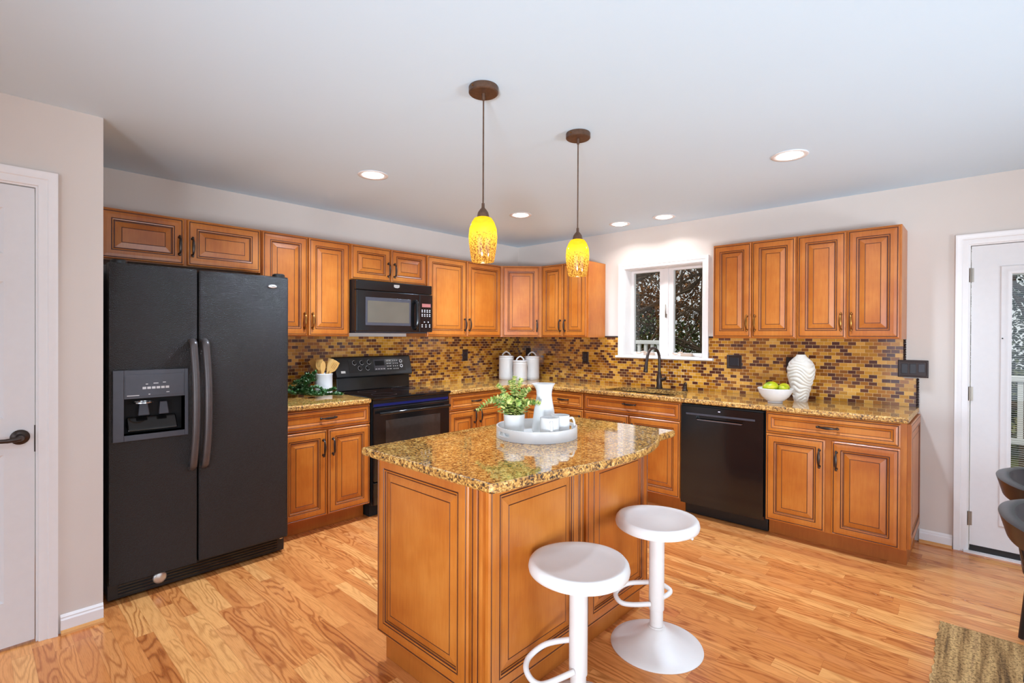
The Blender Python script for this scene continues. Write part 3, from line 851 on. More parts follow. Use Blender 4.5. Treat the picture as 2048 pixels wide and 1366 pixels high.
b.prism([[(x, y, zs - .008) for x, y in fl], fl_u, [(x, y, zs) for x, y in s0], [(x, y, zs - .02) for x, y in s0], [(x, y, zs - .17) for x, y in s1], [(x, y, zs - .185) for x, y in s2]], cap0=False)
tag(b.build('sink', M_SINK, smooth=40), 'black undermount sink below the window', 'sink')

# backsplash
sp = thing('backsplash', 'glossy brown and gold glass mosaic backsplash behind the range', 'backsplash', (0, 0, 0))
MB().box(.0005, .0095, -3.05, -.0005, .9145, 1.381).build('mosaic_field', M_TILEL, sp)
sp = thing('backsplash', 'brown and gold mosaic backsplash under the window and right wall cabinets', 'backsplash', (0, 0, 0))
b = MB()
b.box(.0100, 1.335, -.0095, -.0005, .9145, 1.381); b.box(1.335, 2.318, -.0095, -.0005, .9145, 1.180); b.box(1.335, WX0 - .0585, -.0095, -.0005, 1.206, 1.381)
b.box(2.318, 3.628, -.0095, -.0005, .9145, 1.381); b.box(3.628, 3.700, -.0095, -.0005, .9145, 1.112); b.box(WX1 + .0585, 2.318, -.0095, -.0005, 1.206, 1.381)
b.build('mosaic_field', M_TILER, sp)
for z0, z1, x in ((1.24, 1.38, 3.636), (.915, 1.115, 3.708)):
    b = MB()
    for s in (0, PI):
        n = int((z1 - z0) / .003)
        b.tube([(x + .0045 * math.cos(s + k * .55), -.0105 + .0035 * math.sin(s + k * .55), z0 + k * .003) for k in range(n + 1)], .0042, 6)
    b.build('rope_trim', M_PLATE, sp, smooth=50)
for x0, x1 in ((1.209, WX0 - .0585), (WX1 + .0585, 2.4225)):
    MB().box(x0, x1, -.013, -.0006, 1.3815, 1.396).build('pencil_liner', M_PLATE, sp, bevel=.003)

# wall plates
def plate(label, wall, c, z, w, h, inserts, name='wall_outlet', cat='outlet', y=-.0098):
    rot = RL if wall == 'L' else 0
    t = thing(name, label, cat, (0, c, z) if wall == 'L' else (c, 0, z), rot)
    b = MB()
    lo = []
    for ins, d in ((0, 0), (0, .004), (.004, .007), (.010, .007), (.013, .0055)):
        lo.append([(-w / 2 + ins, y - d, -h / 2 + ins), (w / 2 - ins, y - d, -h / 2 + ins), (w / 2 - ins, y - d, h / 2 - ins), (-w / 2 + ins, y - d, h / 2 - ins)])
    b.prism(lo).build('cover_plate', M_PLATE, t)
    for (x, hz_, ww, hh, mat) in inserts:
        MB().box(x - ww / 2, x + ww / 2, y - .0056, y - .0095, hz_ - hh / 2, hz_ + hh / 2).build('switch' if cat == 'switch' else 'socket', mat, t, bevel=.0015)
    return t
duplex = [(0, .02, .033, .028, M_PLATEIN), (0, -.02, .033, .028, M_PLATEIN)]
plate('dark outlet plate on the left mosaic between range and canisters', 'L', -.845, 1.187, .075, .120, duplex, y=-.0098)
plate('dark outlet plate partly hidden behind the right-hand canister', 'R', .175, 1.195, .075, .120, duplex)
plate('dark outlet plate on the mosaic left of the window', 'R', .972, 1.170, .075, .120, duplex)
plate('dark double outlet plate on the mosaic just right of the faucet window', 'R', 2.489, 1.182, .122, .116, [(0, 0, .075, .066, M_PLATEIN)])
plate('dark outlet plate partly hidden behind the sculpted white vase', 'R', 2.972, 1.172, .165, .124, [(-.045, 0, .034, .066, M_PLATEIN), (0, 0, .034, .066, M_PLATEIN), (.045, 0, .034, .066, M_PLATEIN)])
plate('dark triple switch plate overlapping the mosaic edge by the glass door', 'R', 3.682, 1.178, .166, .118, [(-.046, 0, .034, .068, M_PLATEIN), (0, 0, .034, .068, M_PLATEIN), (.046, .006, .034, .056, M_CHAR)], name='light_switch', cat='switch')

# ------------------------------------------------------------------ refrigerator
fr = thing('refrigerator', 'black side-by-side refrigerator with ice dispenser at left', 'refrigerator', (0, -3.966, 0), RL)
FW = .913
XF = -.806
MB().box(.004, FW - .004, -.03, -.725, .03, 1.752).build('refrigerator_body', M_BLACKS, fr, bevel=.006)
def fdoor(name, x0, x1, hole=None):
    b = MB()
    n = 7
    xs = [x0 + (x1 - x0) * k / n for k in range(n + 1)]
    z0, z1 = .108, 1.757
    if hole:
        # door as frame of boxes around the dispenser recess
        a0, a1, c0, c1 = hole
        b.box(x0, a0, XF, -.733, z0, z1); b.box(a1, x1, XF, -.733, z0, z1); b.box(a0, a1, XF, -.733, c1, z1); b.box(a0, a1, XF, -.733, z0, c0)
        b.box(a0, a1, -.740, -.733, c0, c1)
    else:
        b.box(x0, x1, XF, -.733, z0, z1)
    return b.build(name, M_FRIDGE, fr, bevel=None if hole else .010)
HX0, HX1, HZ0, HZ1 = .064, .336, .868, 1.056
fd = fdoor('freezer_door', .004, .3955, (HX0, HX1, HZ0, HZ1))
fd2 = fdoor('refrigerator_door', .4035, FW - .004)
def fhandle(parent, x, flip):
    b = MB()
    pts = catmull([(x, XF + .004, 1.36), (x, XF - .026, 1.345), (x, XF - .036, 1.31), (x + flip * .006, XF - .050, 1.15), (x + flip * .007, XF - .054, 1.0), (x + flip * .006, XF - .050, .84), (x, XF - .036, .69), (x, XF - .020, .655), (x, XF + .004, .645)], 5)
    b.tube(pts, [.013] * len(pts), 10, flat=[1.5] * len(pts))
    return b.build('handle', M_HANDLE, parent, smooth=50)
fhandle(fd, .372, 1); fhandle(fd2, .432, 1)
# dispenser
ds = MB()
DX = (.018, .352, .838, 1.205)
for (a0, a1, c0, c1) in ((DX[0], HX0, DX[2], DX[3]), (HX1, DX[1], DX[2], DX[3]), (HX0, HX1, HZ1, DX[3]), (HX0, HX1, DX[2], HZ0)):
    ds.box(a0, a1, XF + .001, XF - .008, c0, c1)
disp = ds.build('dispenser_panel', M_CHAR, fd, bevel=.002)
MB().box(HX0 + .004, HX1 - .006, XF - .0082, XF - .0098, HZ1 + .012, HZ1 + .126).build('control_panel', M_CHAR, disp, bevel=.001)
for k in range(6): MB().box(.142 + k * .0205, .158 + k * .0205, XF - .0098, XF - .0106, 1.104, 1.116).build('button', M_MARK, disp)
for x0, x1, z in ((.156, .166, 1.13), (.19, .212, 1.133), (.232, .246, 1.136), (.076, .128, 1.073), (.168, .176, 1.076), (.248, .262, 1.083)): MB().box(x0, x1, XF - .0098, XF - .0104, z - .002, z + .002).build('printed_legend', M_MARK, disp)
b = MB(); b.add([(HX0, XF, HZ0), (HX1, XF, HZ0), (HX1, -.742, HZ0), (HX0, -.742, HZ0), (HX0, XF, HZ1), (HX1, XF, HZ1), (HX1, -.742, HZ1), (HX0, -.742, HZ1)], [(0, 3, 2, 1), (4, 5, 6, 7), (2, 3, 7, 6), (3, 0, 4, 7), (1, 2, 6, 5)])
b.build('dispenser_recess', M_DARKGAP, disp)
b = MB()
b.prism([[(x, -.745, .905), (x, XF + .008, HZ0 + .012), (x, XF + .006, HZ0 + .024), (x, -.752, .958)] for x in (HX0 + .018, HX1 - .03)])
b.build('dispenser_ramp', M_BLACK, disp, bevel=.006)
for x, mt_, w in ((.155, M_CHAR, .026), (.245, M_CHAR, .024)):
    b = MB(); b.prism([[(x - w * .7, -.76, 1.03), (x + w * .7, -.76, 1.03), (x + w * .7, -.775, 1.03), (x - w * .7, -.775, 1.03)], [(x - w, -.772, .965), (x + w, -.772, .965), (x + w, -.786, .962), (x - w, -.786, .962)]])
    b.build('dispenser_paddle', mt_, disp, bevel=.004)
b = MB(); b.lathe([(.040, 0), (.046, 0), (.046, .006), (.040, .006), (.040, 0)], 24, (.150, -.785, 1.030)); b.build('dispenser_ring', M_CHROME, disp, smooth=40)
# badge
b = MB(); b.lathe([(0, .0035), (.020, .003), (.0245, .0015), (.0255, 0)], 28, mtx=Matrix.Translation((.809, XF - .0003, 1.693)) @ Matrix.Rotation(PI / 2, 4, 'X') @ Matrix.Scale(.42, 4, (0, 1, 0)))
bd = b.build('badge', M_SILVER, fd2, smooth=40)
b = MB(); b.tube(catmull([(.795, XF - .0042, 1.690), (.801, XF - .0045, 1.697), (.806, XF - .0045, 1.691), (.812, XF - .0045, 1.694), (.824, XF - .0042, 1.692)], 4), .0009, 5); b.build('badge_script', M_BLACKS, bd)
for x in (.05, FW - .05):
    b = MB(); b.lathe([(0, 0), (.036, 0), (.036, .014), (.030, .020), (0, .022)], 20, (x, -.765, 1.757)); b.build('hinge_cap', M_BLACKS, fr, smooth=40)
# grille
gr = MB(); gr.box(.006, FW - .006, -.70, -.748, .012, .100)
g = gr.build('toe_grille', M_BLACKS, fr, bevel=.004)
b = MB()
for k in range(4): b.box(.05, FW - .05, -.748, -.7545, .030 + k * .016, .037 + k * .016)
b.build('grille_slats', M_BLACK, g)
b = MB(); b.lathe([(0, .010), (.022, .009), (.030, .005), (.033, 0)], 24, mtx=Matrix.Translation((.232, -.755, .066)) @ Matrix.Rotation(PI / 2, 4, 'X')); b.build('filter_cap', M_SILVER, g, smooth=40)
for x0, x1 in ((.035, .062), (FW - .04, FW - .02)):
    MB().box(x0, x1, -.748, -.763, .090, .1055).build('door_hinge', M_CHROME, g, bevel=.002)

# ------------------------------------------------------------------ range
RY0, RW = -2.354, .756
rg = thing('range', 'black freestanding electric range with glass cooktop and oven door', 'stove', (0, RY0, 0), RL)
MB().box(.004, RW - .004, -.03, -.628, .09, .898).build('range_body', M_BLACKS, rg)
MB().box(.004, RW - .004, -.06, -.600, .002, .0895).build('range_base', M_DARKGAP, rg)
ct = MB(); ct.box(.0, RW, -.075, -.672, .898, .918); ct = ct.build('cooktop', M_COOKTOP, rg, bevel=.005)
for (x, y, r) in ((.20, -.50, .10), (.56, -.50, .085), (.20, -.24, .075), (.56, -.24, .10)):
    b = MB(); b.lathe([(r - .002, 0), (r, 0), (r, .0004), (r - .002, .0004), (r - .002, 0)], 40, (x, y, .9181)); b.build('burner_ring', M_CHAR, ct)
od = MB(); od.box(.008, RW - .008, -.634, -.660, .275, .838); od = od.build('oven_door', M_BLACK, rg, bevel=.006)
b = MB(); b.box(.11, RW - .11, -.6602, -.6625, .42, .735); b.build('oven_window', M_OVENW, od, bevel=.002)
b = MB()
for x in (.13, RW - .13): b.box(x - .012, x + .012, -.6595, -.700, .786, .808)
b.tube([(.035, -.698, .797), (.06, -.708, .798), (RW - .06, -.708, .798), (RW - .035, -.698, .797)], [.013] * 4, 10)
b.build('handle', M_BLACK, od, smooth=40)
vt = MB().box(.008, RW - .008, -.634, -.645, .8425, .893).build('vent_trim', M_BLACKS, rg)
fl_ = MB().box(.012, RW - .012, -.6452, -.6475, .846, .866).build('film_strip', M_BLUE, vt); fl_['label'] = 'blue strip'
MB().box(.008, RW - .008, -.634, -.658, .095, .268).build('storage_drawer', M_BLACK, rg, bevel=.006)
# backguard
bg = MB()
side = [(-.014, .9185), (-.085, .9185), (-.078, 1.030), (-.014, 1.035)]
bg.prism([[(x, y, z) for y, z in side] for x in (.012, RW - .012)])
bgo = bg.build('backguard', M_BLACK, rg, bevel=.004)
pn = MB()
PA, PB = Vector((0, -.110, 1.040)), Vector((0, -.060, 1.205))
side = [(-.012, 1.036), (-.100, 1.030), (-.112, 1.042), (-.064, 1.198), (-.052, 1.206), (-.012, 1.206)]
pn.prism([[(x, y, z) for y, z in side] for x in (-.002, RW + .002)])
pno = pn.build('control_panel', M_BLACKS, bgo, bevel=.004)
# frame on the sloped face: u along x, w up the slope
_sl = (Vector((0, -.064, 1.198)) - Vector((0, -.112, 1.042))); _len = _sl.length; _w = _sl.normalized(); _nn = Vector((0, -_w.z, _w.y))
SM = Matrix(((1, 0, 0, 0), (0, _w.y, _nn.y, -.112), (0, _w.z, _nn.z, 1.042), (0, 0, 0, 1)))
b = MB(); b.box(.118, .690, .030, _len - .022, 0, .0012, mtx=SM); b.build('control_glass', M_BLACK, pno)
for (x, w) in ((.175, .118), (.247, .118), (.318, .120), (.222, .068), (.296, .068)):
    b = MB(); b.lathe([(0, .020), (.014, .020), (.0165, .016), (.0175, .001), (0, .001)], 18, mtx=SM @ Matrix.Translation((x, w, 0)))
    kn = b.build('control_knob', M_BLACKS, pno, smooth=40)
    b = MB(); b.lathe([(.0185, .0014), (.021, .0014), (.021, .0020), (.0185, .0020)], 24, mtx=SM @ Matrix.Translation((x, w, 0))); b.box(x - .0015, x + .0015, w - .024, w - .012, .0015, .0022, mtx=SM); b.build('dial_ring', M_MARK, kn)
b = MB(); b.box(.362, .478, .042, .142, .0012, .0024, mtx=SM); dsp = b.build('clock_housing', M_CHAR, pno)
b = MB(); b.box(.372, .468, .084, .128, .0024, .0030, mtx=SM); b.build('clock_display', M_DARKGAP, dsp)
b = MB()
for k in range(4): b.box(.370 + k * .027, .388 + k * .027, .050, .057, .0024, .0029, mtx=SM)
for r_ in range(4):
    for k in range(2): b.box(.492 + k * .027, .512 + k * .027, .048 + r_ * .025, .054 + r_ * .025, .0014, .0019, mtx=SM)
    for k in range(3): b.box(.560 + k * .021, .568 + k * .021, .046 + r_ * .025, .055 + r_ * .025, .0014, .0019, mtx=SM)
for w in (.075, .12): b.lathe([(.010, .0014), (.0155, .0014), (.0155, .0020), (.010, .0020)], 20, mtx=SM @ Matrix.Translation((.648, w, 0)))
b.build('keypad_marks', M_MARK, pno)
b = MB(); b.box(.040, .080, .030, .050, .0006, .0022, mtx=SM); b.build('badge', M_SILVER, pno, bevel=.003)

# ------------------------------------------------------------------ microwave
MZ0, MZ1 = 1.412, 1.838
mw = thing('microwave', 'black over-the-range microwave below the short wood cabinet', 'microwave', (0, -2.352, MZ0), RL)
WM, DM, HM = .754, -.405, MZ1 - MZ0
MB().box(.0, WM, -.012, -.372, 0.018, HM - .001).build('microwave_body', M_BLACKS, mw)
MB().box(.0, WM, -.373, DM, HM - .080, HM - .001).build('vent_grille', M_BLACK, mw, bevel=.006)
md = MB(); md.box(.0, .612, -.373, DM - .004, .012, HM - .083); mdo = md.build('microwave_door', M_BLACK, mw, bevel=.006)
b = MB(); b.box(.080, .520, DM - .0035, DM - .0065, .062, .290); wn = b.build('window_frame', M_CHAR, mdo, bevel=.002)
b = MB(); b.box(.098, .502, DM - .0065, DM - .0075, .085, .262); b.build('window_screen', M_SCREEN, wn)
b = MB(); pts = catmull([(.566, DM - .002, .275), (.566, DM - .030, .268), (.566, DM - .040, .20), (.566, DM - .040, .12), (.566, DM - .030, .052), (.566, DM - .002, .045)], 5); b.tube(pts, .016, 10); b.build('handle', M_BLACK, mdo, smooth=50)
mc = MB(); mc.box(.614, WM, -.373, DM - .004, .012, HM - .083); mco = mc.build('control_panel', M_BLACK, mw, bevel=.004)
b = MB(); b.box(.640, .735, DM - .004, DM - .0052, .232, .262); b.build('display', M_DISPLAY, mco)
b = MB()
for r_, z in enumerate((.205, .190, .168, .153, .100, .075, .058)):
    n_ = 4 if r_ < 4 else (2 if r_ == 4 else 3)
    for k in range(n_):
        x = .642 + k * (.092 / max(n_ - 1, 1)) * (.9 if n_ > 2 else .45) + (0 if n_ > 2 else .025)
        b.box(x - .006, x + .006, DM - .004, DM - .0050, z - .004, z + .004)
b.build('keypad_marks', M_MARK, mco)
b = MB(); b.prism([[(.351, DM - d, .388), (.367, DM - d, .381), (.389, DM - d, .381), (.405, DM - d, .388), (.405, DM - d, .407), (.351, DM - d, .407)] for d in (.0, .0022)]); b.box(.355, .401, DM - .0022, DM - .0028, .391, .393, 1); b.build('badge', [M_SILVER, M_BLACKS], mw)
b = MB(); b.box(.02, WM - .02, -.03, -.36, .0, .0175); b.build('bottom_filter', M_CHAR, mw)

# ------------------------------------------------------------------ dishwasher
dwz = thing('dishwasher', 'black built-in dishwasher between the sink base and right base cabinet', 'dishwasher', (2.305, 0, 0), 0)
MB().box(.002, .612, -.05, -.600, .10, .872).build('dishwasher_tub', M_DARKGAP, dwz)
x0, x1, hz0, hz1, ha, hb = .004, .606, .760, .792, .125, .468
b = MB(); b.box(x0, x1, -.604, -.642, .104, hz0); b.box(x0, x1, -.604, -.642, hz1, .857); b.box(x0, ha, -.604, -.642, hz0, hz1); b.box(hb, x1, -.604, -.642, hz0, hz1); b.box(ha, hb, -.604, -.612, hz0, hz1)
dd = b.build('dishwasher_door', M_BLACK, dwz)
MB().box(.045, .550, -.6422, -.6432, hz1 - .040, hz1 + .0225).build('handle_band', M_BLACKS, dd) if False else None
b = MB(); b.box(.045, .550, -.6421, -.6445, hz1 + .0005, hz1 + .014); b.box(ha + .01, hb - .01, -.6421, -.6435, hz0 - .006, hz0 - .0005); b.build('handle_trim', M_CHAR, dd, bevel=.001)
b = MB(); b.box(ha + .004, hb - .004, -.638, -.6435, hz0 - .0005, hz0 + .003); b.build('pocket_lip', M_CHROME, dd)
b = MB(); b.box(.290, .306, -.6421, -.6426, .832, .837); b.build('brand_mark', M_LED, dd)
MB().box(.004, .610, -.50, -.545, .002, .0995).build('toe_panel', M_BLACKS, dwz, bevel=.003)
MB().box(.006, .604, -.601, -.635, .8585, .8705).build('top_gasket', M_DARKGAP, dwz)

# ------------------------------------------------------------------ faucet and soap pump
fc = thing('faucet', 'dark bronze gooseneck kitchen faucet behind the sink', 'faucet', (1.86, -.115, ZG1 + .0006))
b = MB(); b.prism([[(x, y, z) for x, y in rrect(-.125, .125, -.028, .028, .027)] for z in (0, .005)]); b.build('deck_plate', M_BRONZE, fc, bevel=.002)
b = MB(); b.lathe([(0, .005), (.030, .005), (.030, .010), (.026, .022), (.024, .06), (.026, .085), (.024, .105), (.018, .135), (.014, .155), (0, .155)], 24); b.build('faucet_body', M_BRONZE, fc, smooth=40)
pts = [(0, 0, .14), (0, 0, .22), (0, 0, .275)]
for k in range(1, 12):
    a = PI * k / 11 * .93
    pts.append((-.012 * k / 11, -.105 + .105 * math.cos(a), .275 + .100 * math.sin(a)))
pts.append((-.013, -.214, .262)); pts.append((-.014, -.219, .245))
b = MB(); b.tube(pts, .0125, 14); b.build('spout', M_BRONZE, fc, smooth=50)
b = MB(); b.tube([(-.014, -.217, .250), (-.0145, -.221, .23), (-.015, -.226, .20), (-.0155, -.232, .165), (-.0155, -.233, .160)], [.0135, .0155, .017, .021, .018], 14); b.build('spray_head', M_BRONZE, fc, smooth=40)
b = MB(); b.tube([(.018, 0, .085), (.045, -.004, .09), (.062, -.006, .094)], [.017, .017, .015], 12); b.tube([(.058, -.006, .094), (.075, -.02, .105), (.09, -.055, .118)], [.008, .007, .0055], 10); b.build('faucet_handle', M_BRONZE, fc, smooth=40)
so = thing('soap_dispenser', 'small dark bronze soap pump right of the faucet', 'soap dispenser', (2.105, -.115, ZG1 + .0006))
b = MB(); b.lathe([(0, 0), (.024, 0), (.024, .005), (.018, .012), (.016, .045), (.018, .052), (.011, .056), (.011, .068), (0, .069)], 20); b.build('pump_body', M_BRONZE, so, smooth=40)
b = MB(); b.tube(catmull([(0, 0, .062), (.008, -.012, .070), (.03, -.045, .070), (.038, -.06, .058)], 5), [.009] * 6 + [.007] * 10, 10); b.build('pump_spout', M_BRONZE, so, smooth=40)

# ------------------------------------------------------------------ kitchen island
IX0, IX1, IY0, IY1 = 2.128, 2.757, -3.216, -2.043
isl = thing('kitchen_island', 'free-standing wood island cabinet with raised panels in the foreground', 'kitchen island', ((IX0 + IX1) / 2, (IY0 + IY1) / 2, 0))
to = Matrix.Translation((-(IX0 + IX1) / 2, -(IY0 + IY1) / 2, 0))
MB().box(IX0, IX1, IY0, IY1, .115, ZC, mtx=to).build('cabinet_body', M_WOOD, isl)
MB().box(IX0 + .025, IX1 - .022, IY0 + .004, IY1 - .02, .001, .1145, mtx=to).build('toe_kick', M_TOE, isl)
def raised(p0, rot, w, z0, z1, name='raised_panel'):
    mt_ = to @ Matrix.Translation(p0) @ Matrix.Rotation(rot, 4, 'Z')
    return panel_front(MB(), 0, w, z0, z1, 0, P_DOOR, mt_).build(name, [M_WOOD, M_GLAZE], isl)
raised((IX0 - .014, IY0 - .0006, 0), 0, .586, .108, .874)
raised((IX1 + .0006, IY0 + .012, 0), RL, .548, .108, .874)
raised((IX1 + .0006, IY1 - .012 - .552, 0), RL, .552, .108, .874)
def pilaster(p0, rot, w, z0, z1):
    mt_ = to @ Matrix.Translation(p0) @ Matrix.Rotation(rot, 4, 'Z')
    b = MB()
    xs = [0, .004, .008, .010, w / 2 - .011, w / 2 - .009, w / 2 - .006, w / 2 + .006, w / 2 + .009, w / 2 + .011, w - .010, w - .008, w - .004, w]
    ds_ = [.0, .008, .008, .004, .004, .008, .010, .010, .008, .004, .004, .008, .008, 0]
    lo = [[(x, -d, z) for x, d in zip(xs, ds_)] for z in (z0, z1)]
    k0 = len(b.m)
    b.prism(lo, 0, mt_)
    for q in (2, 4, 8, 10): b.m[k0 + q] = 1
    return b.build('corner_post', [M_WOOD, M_GLAZE], isl)
pilaster((IX1 - .056, IY0 - .0006, 0), 0, .056, .002, .874)
pilaster((IX1 + .0006, IY0 + .5625, 0), RL, .0445, .108, .874)
# bowed granite top
near, far = -3.302, -1.985
bow = [(2.889, near + .012), (2.899, -3.235), (2.912, -3.12)]
pts = catmull([(2.893, -3.27), (2.922, -3.06), (2.960, -2.87), (2.987, -2.70), (2.992, -2.56), (2.976, -2.41), (2.944, -2.28), (2.908, -2.195), (2.889, -2.150), (2.887, -2.10)], 6)
poly = [(2.100, near), (2.872, near), (2.886, near + .010)] + [(p.x, p.y) for p in pts] + [(2.887, far), (2.100, far)]
slab('worktop', poly, ZG0, ZG1, [M_GRAN, M_GRANE], 'gold granite island top with bowed seating edge')

# ------------------------------------------------------------------ things on the island
RX, RY = Vector((_R0.x, _R0.y, 0)), Vector((-_R0.y, _R0.x, 0))     # picture-right and away, used only to read positions
TC = Vector((2.476, -2.592, ZG1 + .0006))
ty = thing('serving_tray', 'round white tray with cut-out handles on the island top', 'tray', TC)
b = MB()
R_, HT, N = .193, .052, 96
def slot(a):
    d1_ = abs((a - math.radians(-100 - 2) + PI) % (2 * PI) - PI); d2_ = abs((a - math.radians(80 - 2) + PI) % (2 * PI) - PI)
    return min(d1_, d2_) < .22
prof_z = [0, .016, .036, HT]
vs_, fs = [], []
for k in range(N):
    a = 2 * PI * k / N
    for r0 in (R_, R_ - .007):
        for z in prof_z: vs_.append((r0 * math.cos(a), r0 * math.sin(a), z))
for k in range(N):
    l = (k + 1) % N
    a = 2 * PI * (k + .5) / N
    for j in range(3):
        if j == 1 and slot(a):
            continue
        fs.append((k * 8 + j, l * 8 + j, l * 8 + j + 1, k * 8 + j + 1)); fs.append((k * 8 + 4 + j, k * 8 + 5 + j, l * 8 + 5 + j, l * 8 + 4 + j))
    fs.append((k * 8 + 3, l * 8 + 3, l * 8 + 7, k * 8 + 7))
    a0_, a1_ = 2 * PI * (k - .5) / N, a
    if slot(a1_):
        fs.append((k * 8 + 1, k * 8 + 5, l * 8 + 5, l * 8 + 1)); fs.append((k * 8 + 2, l * 8 + 2, l * 8 + 6, k * 8 + 6))
    if slot(a0_) != slot(a1_): fs.append((k * 8 + 1, k * 8 + 2, k * 8 + 6, k * 8 + 5))
b.add(vs_, fs); b.build('tray_rim', M_WHITE, ty, smooth=40)
b = MB(); b.lathe([(0, .0), (R_ - .0005, .0), (R_ - .0005, .003), (R_ - .006, .006), (0, .006)], N); b.build('tray_base', M_WHITE, ty)
ZTR = TC.z + .0066
def on_tray(right, away): return TC + RX * right + RY * away + Vector((0, 0, .0066))

def leaf(b, c, d, up, L, Wd, fold=.25, m=0):
    """small pointed-oval leaf, base at c, growing along d"""
    d = Vector(d).normalized(); up = Vector(up); s = d.cross(up)
    s = s.normalized() if s.length > 1e-5 else d.orthogonal().normalized()
    u = s.cross(d)
    c = Vector(c)
    P = [c, c + d * L * .35 + s * Wd * .5 + u * fold * Wd, c + d * L * .7 + s * Wd * .42 + u * fold * Wd, c + d * L, c + d * L * .7 - s * Wd * .42 + u * fold * Wd, c + d * L * .35 - s * Wd * .5 + u * fold * Wd, c + d * L * .5]
    b.add(P, [(0, 1, 6), (1, 2, 6), (2, 3, 6), (3, 4, 6), (4, 5, 6), (5, 0, 6)], m)

pl = thing('potted_plant', 'light green leafy plant in a white pot on the tray', 'plant', on_tray(-.108, -.012))
b = MB(); b.lathe([(0, 0), (.043, 0), (.046, .004), (.0505, .098), (.0505, .100), (.047, .100), (.046, .088), (0, .088)], 36); b.build('pot', M_WHITE, pl, smooth=40)
stem, fol = MB(), MB()
rnd = random.Random(5)
tips = [(-.172, .0, .020), (-.10, -.03, .075), (-.078, .02, .135), (-.045, -.05, .09), (-.02, .02, .155), (.0, -.01, .178), (.032, .03, .162), (.05, -.02, .115), (.072, .02, .118), (.095, -.02, .055), (.118, .0, .052), (.02, -.06, .06), (-.02, -.06, .07), (.06, -.05, .06), (-.06, .06, .08), (.05, .07, .09), (-.12, .04, .055), (-.05, -.055, .045), (.0, .08, .10)]
for (r_, a_, z_) in tips:
    e = RX * r_ + RY * a_ + Vector((0, 0, .10 + z_ * .98))
    s0_ = Vector((r_ * .12, a_ * .12, .088))
    mid = s0_ * .45 + e * .55 + Vector((0, 0, .03 if z_ > .05 else .05))
    pts = catmull([s0_, mid, e], 7)
    stem.tube(pts, [.0014] * len(pts), 5)
    for i, p in enumerate(pts[1:], 1):
        tdir = (pts[i] - pts[i - 1]).normalized()
        sz = .028 - .014 * i / len(pts)
        for q in range(4):
            a = q * PI / 2 + i * .8 + rnd.random() * .4
            o = tdir.orthogonal().normalized(); o2 = tdir.cross(o)
            dr = o * math.cos(a) + o2 * math.sin(a) + tdir * .55
            leaf(fol, p, dr, tdir + Vector((0, 0, .3)), sz * (.8 + .5 * rnd.random()), sz * .85, .15)
for k in range(70):      # fuller collar just above the rim
    a = rnd.random() * 2 * PI; rr_ = .015 + .045 * rnd.random()
    leaf(fol, (math.cos(a) * rr_, math.sin(a) * rr_, .095 + .035 * rnd.random()), (math.cos(a), math.sin(a), .5 * rnd.random()), (0, 0, 1), .026, .021, .15)
stem.build('stems', M_STEM, pl); fol.build('foliage', M_EUC, pl)

pt_ = thing('pitcher', 'tall white waisted pitcher at the back of the tray', 'pitcher', on_tray(.040, .075))
def spouted(b, prof, n=48, sp=0.0, ang=0.0):
    vs_, fs = [], []
    for (r, z, k) in prof:
        for i in range(n):
            a = 2 * PI * i / n
            w = max(0, math.cos(a - ang)) ** 6 * k * sp
            vs_.append(((r + w) * math.cos(a), (r + w) * math.sin(a), z))
    for j in range(len(prof) - 1):
        for i in range(n):
            l = (i + 1) % n
            fs.append((j * n + i, j * n + l, (j + 1) * n + l, (j + 1) * n + i))
    return b.add(vs_, fs)
b = MB()
spouted(b, [(0, 0, 0), (.056, 0, 0), (.0595, .004, 0), (.0590, .02, 0), (.0555, .06, 0), (.049, .11, 0), (.0415, .150, 0), (.0375, .178, 0), (.0385, .200, 0), (.044, .220, .3), (.052, .234, 1), (.0545, .236, 1), (.053, .2375, 1), (.042, .219, .3), (.036, .198, 0), (.035, .178, 0), (.039, .15, 0), (.052, .06, 0), (0, .012, 0)], 48, .008, math.radians(225))
b.build('pitcher_body', M_WHITE, pt_, smooth=50)
b = MB(); d = RY * 1.0 + RX * .35; d.normalize()
b.tube(catmull([d * .046 + Vector((0, 0, .222)), d * .075 + Vector((0, 0, .215)), d * .092 + Vector((0, 0, .17)), d * .085 + Vector((0, 0, .115)), d * .055 + Vector((0, 0, .085))], 6), .0065, 10); b.build('handle', M_WHITE, pt_, smooth=50)

def mug(label, pos, hdir, r=.043, h=.098):
    t = thing('mug', label, 'mug', pos, 0, 'white mugs on the tray')
    b = MB(); b.lathe([(0, 0), (r * .9, 0), (r * .97, .004), (r, .015), (r, h - .002), (r - .0015, h), (r - .003, h - .002), (r - .0035, .010), (0, .008)], 40); b.build('mug_body', M_WHITE, t, smooth=40)
    d = Vector(hdir).normalized()
    b = MB(); b.tube(catmull([d * (r - .002) + Vector((0, 0, h * .82)), d * (r + .015) + Vector((0, 0, h * .84)), d * (r + .024) + Vector((0, 0, h * .56)), d * (r + .014) + Vector((0, 0, h * .25)), d * (r - .002) + Vector((0, 0, h * .20))], 6), .0052, 10, flat=[1.3] * 25); b.build('handle', M_WHITE, t, smooth=50)
    return t
mug('white mug on the tray in front of the pitcher, handle facing the viewer', on_tray(.054, -.100), -RY + RX * .05, .0435, .098)
mug('white mug at the right of the tray, handle pointing right', on_tray(.110, -.026), RX + RY * .10, .044, .098)

